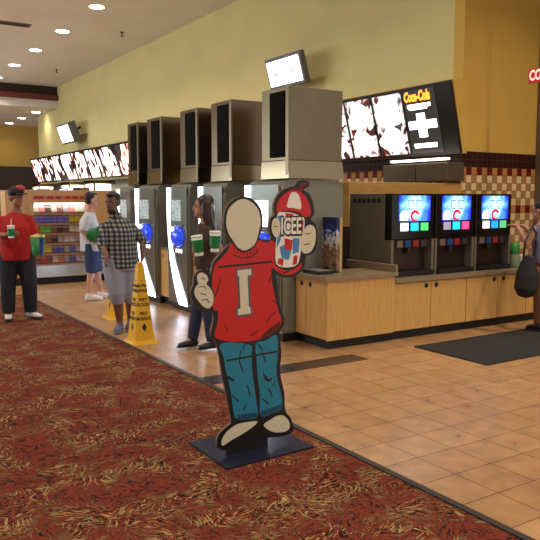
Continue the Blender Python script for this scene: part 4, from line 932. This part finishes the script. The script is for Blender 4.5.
    if cloth.get('beard'):
        remesh(tag(MB().ball(H(0, -0.045, -0.085), (0.052*hk, 0.05*hk, 0.035*hk), 14, R).build('beard', cloth['hair_mat'], t)), 0.008, 2)
    if style == 'cap':
        c = MB(); c.ball(H(0, 0.012, 0.066), (0.092*hk, 0.106*hk, 0.078*hk), 22, R)
        remesh(c.build('cap', cloth['cap_mat'], t), 0.009, 2)
        v = MB(); v.ball(H(0, -0.115, 0.045), (0.07*hk, 0.075*hk, 0.010*hk), 16, R); v.build('cap_visor', cloth['cap_mat'], t)
        v = MB(); v.ball(H(0.03, -0.03, 0.108), (0.066*hk, 0.072*hk, 0.046*hk), 16, R); tag(v.build('cap_panel', cloth['cap_panel'], t), 'red panel')
    # shirt
    zh = P['hem']; f = cloth.get('loose', 1.12)
    s = MB()
    hemc = Vector((hipc.x, hipc.y, zh))
    s.tube([hemc, hemc*0.5+mid*0.5, mid, chest, (sh[0]+sh[1])/2 + Vector((0, 0, -0.0)), neck + Vector((0, 0, -0.035))],
           [(0.185*k*g*f/1.06, 0.140*k*g*f), (0.178*k*g*f, 0.135*k*g*f), (0.168*k*g*f, 0.128*k*g*f), (0.165*k*g*f, 0.125*k*g*f), (0.115*k*g*f, 0.088*k*g*f), (0.068*k, 0.068*k)], 24, side=side, cap=0.05)
    sl = cloth.get('sleeve', 0.75)
    for i in range(2):
        if sl <= 1: e_ = sh[i].lerp(el[i], sl); pts = [sh[i]*0.45 + neck*0.55 - Vector((0, 0, 0.045)), sh[i], sh[i].lerp(e_, 0.5), e_]; rr = [0.044, 0.048, 0.055, 0.058]
        else: pts = [sh[i]*0.45 + neck*0.55 - Vector((0, 0, 0.045)), sh[i], sh[i].lerp(el[i], 0.5), el[i], el[i].lerp(wr[i], sl-1)]; rr = [0.044, 0.048, 0.050, 0.048, 0.042]
        s.tube([Vector(p_) - Vector((0, 0, 0.018)) for p_ in pts], [r*k*g*f for r in rr], 14, cap=0.03)
    so = remesh(s.build('shirt', cloth['shirt_mat'], t), 0.011, 4)
    if cloth.get('label_shirt'): tag(so, cloth['label_shirt'])
    if cloth.get('collar'):
        MB().tube([neck + Vector((0, 0, -0.045)), neck + Vector((0, 0, 0.015))], [(0.082*k, 0.078*k), (0.074*k, 0.07*k)], 18, side=side, cap=0.02).build('collar', cloth['shirt_mat'], t)
    # trousers, shorts or jeans
    b = MB(); q = cloth.get('legs', 2.0); lf = cloth.get('leg_loose', 1.1)
    b.tube([hipc - Vector((0, 0, 0.13*k)), hipc - Vector((0, 0, 0.04*k)), hipc + Vector((0, 0, 0.06*k))], [(0.16*k*g*lf/1.1, 0.118*k*g*lf/1.1), (0.178*k*g, 0.132*k*g), (0.168*k*g, 0.124*k*g)], 20, side=side, cap=0.1)
    for i in range(2):
        pts = [hj[i] + Vector((0, 0, 0.03)), (hj[i]+kn[i])/2]; rr = [0.10*g*lf/1.1, 0.092*g*lf/1.05]
        if q <= 1.0: pts.append(hj[i].lerp(kn[i], q)); rr.append(0.088*lf)
        else:
            pts += [kn[i], kn[i].lerp(an[i], min(1, (q-1)*0.55)), kn[i].lerp(an[i], q-1)]; rr += [0.076*lf, 0.072*lf, 0.064*lf]
        b.tube(pts, [r*k for r in rr], 16, cap=0.03)
    bo = remesh(b.build(cloth.get('leg_name', 'trousers'), cloth['leg_mat'], t), 0.011, 4)
    # shoes
    for i in range(2):
        d = (toe[i]-an[i]); d.z = 0; d.normalize(); sd = Vector((-d.y, d.x, 0)); hb_ = an[i] - d*0.05*k
        z = toe[i].z - 0.02
        s = MB(); s.tube([Vector((hb_.x, hb_.y, z+0.045)), Vector((an[i].x, an[i].y, z+0.05)) + d*0.02, Vector((toe[i].x, toe[i].y, z+0.04)) - d*0.06*k, Vector((toe[i].x, toe[i].y, z+0.032)) + d*0.02*k],
                         [(0.038*k, 0.042*k), (0.044*k, 0.046*k), (0.05*k, 0.034*k), (0.04*k, 0.022*k)], 14, side=sd, cap=0.8)
        s.tube([Vector((an[i].x, an[i].y, z+0.05)), Vector((an[i].x, an[i].y, z+0.105))], [0.046*k, 0.046*k], 12, cap=0.1)
        sho = remesh(s.build('shoe', cloth['shoe_mat'], t), 0.009, 3)
        MB().tube([Vector((hb_.x, hb_.y, z+0.011)), Vector((toe[i].x, toe[i].y, z+0.011)) + d*0.03*k], [(0.046*k, 0.010), (0.046*k, 0.010)], 14, side=sd, cap=2.5).build('sole', cloth['sole_mat'], sho)
    return t, H, R

def cup_thing(name, label, pos, r, h, m_body, m_band, straw=False, tilt=0.0, group=None, rz=0.0, lid=True):
    t = thing(name, label, 'cup', pos, rot=(0, tilt, rz), group=group)
    MB().lathe([(r*0.74, 0), (r*0.75, 0.004), (r*0.97, h), (r*0.9, h-0.002)], seg=20).build('cup_wall', m_body, t)
    tag(MB().lathe([(r*0.80, h*0.18), (r*0.815, h*0.2), (r*0.955, h*0.82), (r*0.94, h*0.84)], seg=20).build('printed_band', m_band, t), 'green band')
    if lid: MB().lathe([(r*1.02, h-0.004), (r*1.04, h+0.006), (r*0.9, h+0.016), (r*0.85, h+0.014)], seg=20).build('lid', WHITE, t)
    if straw: MB().tube([(0, 0, h), (0.01, 0, h+0.10)], [0.005, 0.005], 8).build('straw', WHITE, t)
    return t
def to_world(loc, v):
    a = -math.atan2(loc[0], loc[1]); c, s = math.cos(a), math.sin(a)
    return (loc[0] + v[0]*c - v[1]*s, loc[1] + v[0]*s + v[1]*c, v[2])
def skinm(n, rgb): return mat(n, rgb, 0.5, noise=0.06, nscale=20)
HBLK = mat('black_hair', (24, 19, 18), 0.5, noise=0.3, nscale=70)
HBRN = mat('dark_brown_hair', (44, 27, 22), 0.45, noise=0.3, nscale=70)
SH_W = mat('white_trainer', (224, 222, 222), 0.5); SH_B = mat('black_shoe', (22, 20, 22), 0.45); SH_G = mat('blue_grey_trainer', (92, 104, 138), 0.6)
OUT, UP = (0, -1, 0), (0, 0, 1)

# man in red T-shirt
L1 = (2.13, 9.72)
person('person', 'man in red T-shirt, black cap and dark jeans carrying a cup and a popcorn bucket', L1, dict(
    H=1.78, yaw=0.25, head_yaw=0.55, girth=1.06, hip=(0.02, 0, 0.92), chest=(0.01, 0, 1.26), neck=(0.02, 0, 1.50), head=(0.03, -0.02, 1.655),
    shR=(-0.17, 0.02, 1.385), shL=(0.18, 0.0, 1.385), elR=(-0.25, -0.02, 1.15), elL=(0.255, 0.0, 1.15), wrR=(-0.10, -0.24, 1.17), wrL=(0.27, -0.22, 1.07),
    hjR=(-0.09, 0, 0.90), hjL=(0.11, 0, 0.90), knR=(-0.12, -0.03, 0.50), knL=(0.15, -0.04, 0.50), anR=(-0.13, 0.0, 0.09), anL=(0.16, 0.02, 0.09), toR=(-0.13, -0.14, 0.035), toL=(0.27, -0.09, 0.035),
    hem=0.82, hands=[((0.9, -0.35, 0.1), (0.5, 0.5, 0), (0, 0, 1), 0.8), ((0.1, -0.9, -0.2), (1, 0.1, 0.2), (0, 0, 1), 0.7)]),
    skinm('tan_skin', (150, 98, 72)), dict(hair='cap', hair_mat=HBLK, cap_mat=mat('black_cap', (26, 22, 30), 0.7), cap_panel=mat('red_cap_panel', (176, 44, 52), 0.6), shirt_mat=mat('red_tshirt', (176, 26, 26), 0.85, noise=0.12, nscale=8),
    loose=1.2, sleeve=0.95, legs=1.97, leg_loose=1.32, leg_mat=mat('dark_jeans', (30, 34, 44), 0.85, noise=0.2), shoe_mat=SH_W, sole_mat=SH_B))
cup_thing('paper_cup', 'green and white cup with a straw held by the man in red', to_world(L1, (-0.055, -0.31, 1.13)), 0.048, 0.15, WHITE, GREEN, straw=True)
t = thing('popcorn_bucket', 'green, white and blue popcorn bucket with yellow popcorn held by the man in red', 'popcorn bucket', to_world(L1, (0.27, -0.36, 0.90)))
MB().lathe([(0.07, 0), (0.072, 0.004), (0.098, 0.24), (0.09, 0.235)], seg=24).build('bucket_wall', mat('bucket_green', (28, 120, 56), 0.5), t)
s = MB()
for a0, a1 in ((-1.55, -0.9), (0.0, 0.8), (2.0, 2.8)):
    for q in range(5):
        a = a0 + (a1-a0)*q/5; b2 = a0 + (a1-a0)*(q+1)/5
        s.hexa([(0.0735*math.cos(a), 0.0735*math.sin(a), 0.01), (0.0735*math.cos(b2), 0.0735*math.sin(b2), 0.01), (0.071*math.cos(b2), 0.071*math.sin(b2), 0.01), (0.071*math.cos(a), 0.071*math.sin(a), 0.01),
                (0.0985*math.cos(a), 0.0985*math.sin(a), 0.23), (0.0985*math.cos(b2), 0.0985*math.sin(b2), 0.23), (0.096*math.cos(b2), 0.096*math.sin(b2), 0.23), (0.096*math.cos(a), 0.096*math.sin(a), 0.23)])
s.build('blue_stripe', NAVY, t)
random.seed(3); s = MB()
for q in range(70):
    a = random.random()*2*PI; r_ = 0.085*math.sqrt(random.random()); s.ball((r_*math.cos(a), r_*math.sin(a), 0.235+0.035*(1-r_/0.085)*random.random()+0.01), 0.012+0.006*random.random(), 6)
tag(s.build('popcorn', mat('popcorn_pale', (226, 196, 120), 0.8), t), 'heap of popcorn', kind='stuff')

# man in plaid shirt
L2 = (3.00, 8.12)
person('person', 'man in black and grey plaid shirt and pale grey shorts beside the yellow floor sign', L2, dict(
    H=1.72, yaw=-0.45, head_yaw=-0.55, nod=-0.15, girth=1.16, hip=(0.0, 0, 0.90), chest=(-0.03, 0, 1.24), neck=(-0.05, -0.01, 1.455), head=(-0.075, -0.04, 1.59),
    shR=(-0.17, -0.08, 1.325), shL=(0.12, 0.06, 1.335), elR=(-0.21, -0.13, 1.09), elL=(0.28, 0.08, 1.14), wrR=(-0.15, -0.27, 0.97), wrL=(0.27, -0.02, 0.91),
    hjR=(-0.08, -0.03, 0.88), hjL=(0.10, 0.03, 0.88), knR=(-0.05, -0.10, 0.49), knL=(0.11, 0.0, 0.49), anR=(-0.02, 0.02, 0.09), anL=(0.11, 0.16, 0.09), toR=(-0.06, -0.15, 0.035), toL=(0.08, -0.0, 0.035),
    hem=0.80, hands=[((-0.2, -0.4, -0.6), (0.8, 0.2, 0), (0, -1, 0.4), 0.5), ((-0.3, -0.1, -0.9), (-0.8, 0, 0.2), (0, -1, 0), 0.4)]),
    skinm('brown_skin', (118, 78, 60)), dict(hair='short', beard=True, hair_mat=HBLK, shirt_mat=plaid_material(), collar=True, loose=1.16, sleeve=1.15, legs=1.28, leg_loose=1.3, leg_name='shorts',
    leg_mat=mat('pale_grey_shorts', (150, 150, 168), 0.85, noise=0.08), shoe_mat=SH_G, sole_mat=mat('sole_grey', (120, 124, 140), 0.6)))

# man in white T-shirt
L3 = (3.58, 11.0)
person('person', 'man in white T-shirt and blue denim shorts facing right, behind the man in plaid', L3, dict(
    H=1.74, yaw=1.85, head_yaw=1.75, girth=1.0, hip=(0.0, 0, 0.93), chest=(-0.03, 0, 1.25), neck=(0.0, 0, 1.47), head=(0.03, 0.0, 1.61),
    shR=(-0.04, -0.16, 1.36), shL=(0.02, 0.17, 1.36), elR=(-0.13, -0.20, 1.12), elL=(0.02, 0.22, 1.10), wrR=(0.10, -0.26, 0.93), wrL=(0.22, 0.12, 1.0),
    hjR=(0.0, -0.09, 0.90), hjL=(0.03, 0.09, 0.90), knR=(0.0, -0.10, 0.50), knL=(0.08, 0.09, 0.50), anR=(-0.05, -0.10, 0.09), anL=(0.14, 0.10, 0.09), toR=(0.12, -0.14, 0.035), toL=(0.30, 0.06, 0.035),
    hem=0.80, hands=[((0.9, -0.1, 0.1), (0, 0.3, 1), (0.2, 1, 0), 0.3), ((0.9, -0.2, 0.1), (0, 0, 1), (0, -1, 0), 0.3)]),
    skinm('light_skin', (196, 146, 122)), dict(hair='short', hair_mat=HBLK, shirt_mat=mat('white_tshirt', (206, 206, 214), 0.85, noise=0.05), loose=1.2, sleeve=0.9, legs=1.12, leg_loose=1.3, leg_name='shorts',
    leg_mat=mat('denim_shorts', (46, 62, 104), 0.85, noise=0.2), shoe_mat=SH_W, sole_mat=WHITE))
w = to_world(L3, (0.12, -0.34, 0.965))
t = thing('snack_bag', 'crumpled green snack bag carried on the forearm of the man in white', 'bag', w, -math.atan2(L3[0], L3[1]))
b = MB(); b.tube([(-0.17, 0, 0.07), (-0.1, 0, 0.10), (0.0, 0.01, 0.11), (0.1, 0, 0.10), (0.18, 0, 0.08)], [(0.02, 0.08), (0.06, 0.11), (0.07, 0.12), (0.06, 0.11), (0.02, 0.09)], 14, side=Vector((0, 1, 0)))
b.ball((0.05, -0.02, 0.2), (0.1, 0.05, 0.06), 12); remesh(b.build('bag_body', mat('bag_green', (26, 112, 58), 0.4, noise=0.35, nscale=14), t), 0.01, 3)
MB().tube([(-0.18, 0, 0.0), (-0.18, 0, 0.14)], [(0.004, 0.03), (0.004, 0.03)], 8).build('crimped_seal', mat('bag_green_dark', (14, 80, 44), 0.4), t)

# woman with two cups
L4 = (3.42, 6.70)
person('person', 'woman with long dark hair, brown top and jeans standing behind the cut-out figure', L4, dict(
    H=1.68, yaw=-1.75, head_yaw=-1.7, girth=0.9, hip=(0.03, 0, 0.93), chest=(0.03, 0, 1.20), neck=(0.03, 0, 1.42), head=(-0.0, -0.0, 1.55),
    shR=(0.0, 0.16, 1.34), shL=(0.04, -0.15, 1.34), elR=(-0.02, 0.20, 1.10), elL=(0.17, -0.20, 1.11), wrR=(-0.06, -0.14, 1.08), wrL=(0.16, -0.33, 1.16),
    hjR=(0.02, 0.08, 0.91), hjL=(0.05, -0.08, 0.91), knR=(-0.06, 0.06, 0.50), knL=(0.05, -0.09, 0.50), anR=(-0.13, 0.05, 0.09), anL=(0.08, -0.06, 0.09), toR=(-0.26, 0.0, 0.035), toL=(-0.03, -0.12, 0.035),
    hem=0.92, hands=[((-0.5, -0.7, 0.2), (0.3, -0.1, 0.0), (0, 0, 1), 0.8), ((-0.4, -0.8, 0.2), (-0.5, 0.2, 0.0), (0, 0, 1), 0.8)]),
    skinm('warm_skin', (176, 122, 94)), dict(hair='long', hair_mat=HBRN, shirt_mat=mat('brown_top', (74, 54, 46), 0.85, noise=0.15), loose=1.12, sleeve=1.3, legs=1.97, leg_loose=1.0, leg_name='jeans',
    leg_mat=mat('navy_jeans', (34, 44, 74), 0.8, noise=0.2), shoe_mat=SH_B, sole_mat=BLACK))
cup_thing('paper_cup', 'left of the two green and white cups held by the woman', to_world(L4, (-0.045, -0.28, 1.05)), 0.062, 0.20, WHITE, GREEN, tilt=-0.12, rz=-0.5)
cup_thing('paper_cup', 'right of the two green and white cups held by the long-haired woman', to_world(L4, (0.115, -0.42, 1.10)), 0.058, 0.20, WHITE, GREEN, tilt=0.03, rz=-0.5)

# woman at the drink dispensers
L5 = (7.39, 5.38)
person('person', 'woman in grey-blue tank top with black shoulder bag reaching towards the right drink dispenser', L5, dict(
    H=1.63, shr=0.05, yaw=-2.2, head_yaw=-2.0, nod=-0.25, girth=0.98, hip=(0.06, 0, 0.88), chest=(0.02, 0, 1.16), neck=(0.01, -0.0, 1.36), head=(-0.02, 0.0, 1.495),
    shR=(0.10, 0.11, 1.29), shL=(-0.09, -0.12, 1.29), elR=(-0.05, 0.26, 1.14), elL=(-0.13, -0.16, 1.08), wrR=(-0.22, 0.30, 1.30), wrL=(-0.29, 0.02, 1.31),
    hjR=(0.11, 0.05, 0.86), hjL=(0.0, -0.05, 0.86), knR=(0.11, 0.06, 0.47), knL=(0.0, -0.07, 0.47), anR=(0.12, 0.04, 0.09), anL=(0.01, -0.06, 0.09), toR=(0.02, 0.14, 0.035), toL=(-0.10, 0.03, 0.035),
    hem=0.86, hands=[((-0.7, 0.5, 0.1), (0, 0, -1), (0, -1, 0), 0.4), ((-0.8, 0.5, 0.1), (0, 0, -1), (0.5, 1, 0), 0.4)]),
    skinm('warm_skin', (176, 122, 94)), dict(hair='bun', hair_mat=HBLK, shirt_mat=mat('grey_blue_tank', (104, 104, 128), 0.85, noise=0.25, nscale=40), loose=1.08, sleeve=0.12, legs=1.97, leg_loose=0.95,
    leg_mat=mat('brown_trousers', (104, 66, 42), 0.8, noise=0.15), shoe_mat=SH_B, sole_mat=BLACK))
t = thing('shoulder_bag', 'black slouchy shoulder bag hanging at the side of the woman at the dispensers', 'bag', to_world(L5, (-0.15, -0.28, 0.42)), -math.atan2(L5[0], L5[1]))
b = MB(); b.tube([(0.0, 0, 0.05), (0.0, 0, 0.14), (0.01, 0, 0.30), (0.02, 0, 0.46), (0.04, 0, 0.54)], [(0.09, 0.05), (0.14, 0.07), (0.13, 0.065), (0.09, 0.04), (0.05, 0.025)], 16); remesh(b.build('bag_body', mat('black_leather', (18, 17, 20), 0.5), t), 0.01, 3)
MB().tube([(-0.04, 0, 0.5), (-0.02, 0.0, 0.72), (0.05, 0.08, 0.90), (0.10, 0.16, 0.75), (0.08, 0.05, 0.5)], [0.012]*5, 8).build('strap', mat('black_leather', (18, 17, 20)), t)

# ------------------------------------------------------------------ daylight and camera
w = bpy.data.worlds.new('lobby'); SC.world = w; w.use_nodes = True
bg = w.node_tree.nodes['Background']; bg.inputs[0].default_value = (1.0, 0.92, 0.84, 1); bg.inputs[1].default_value = W_STR
cd = bpy.data.cameras.new('camera'); cam = bpy.data.objects.new('camera', cd); COL.objects.link(cam)
cd.sensor_width = 36; cd.lens = 36*692/540.0; cd.clip_end = 200; cd.clip_start = 0.05
pitch = math.atan2(72, 692); yaw = math.radians(32.545)
cam.location = (0, 0, 1.65); cam.rotation_euler = (PI/2 - pitch, ROLL, -yaw)
SC.camera = cam
SC.view_settings.view_transform = 'Standard'; SC.view_settings.look = 'None'; SC.view_settings.gamma = 1; SC.view_settings.use_curve_mapping = False
SC.view_settings.exposure = EXPO
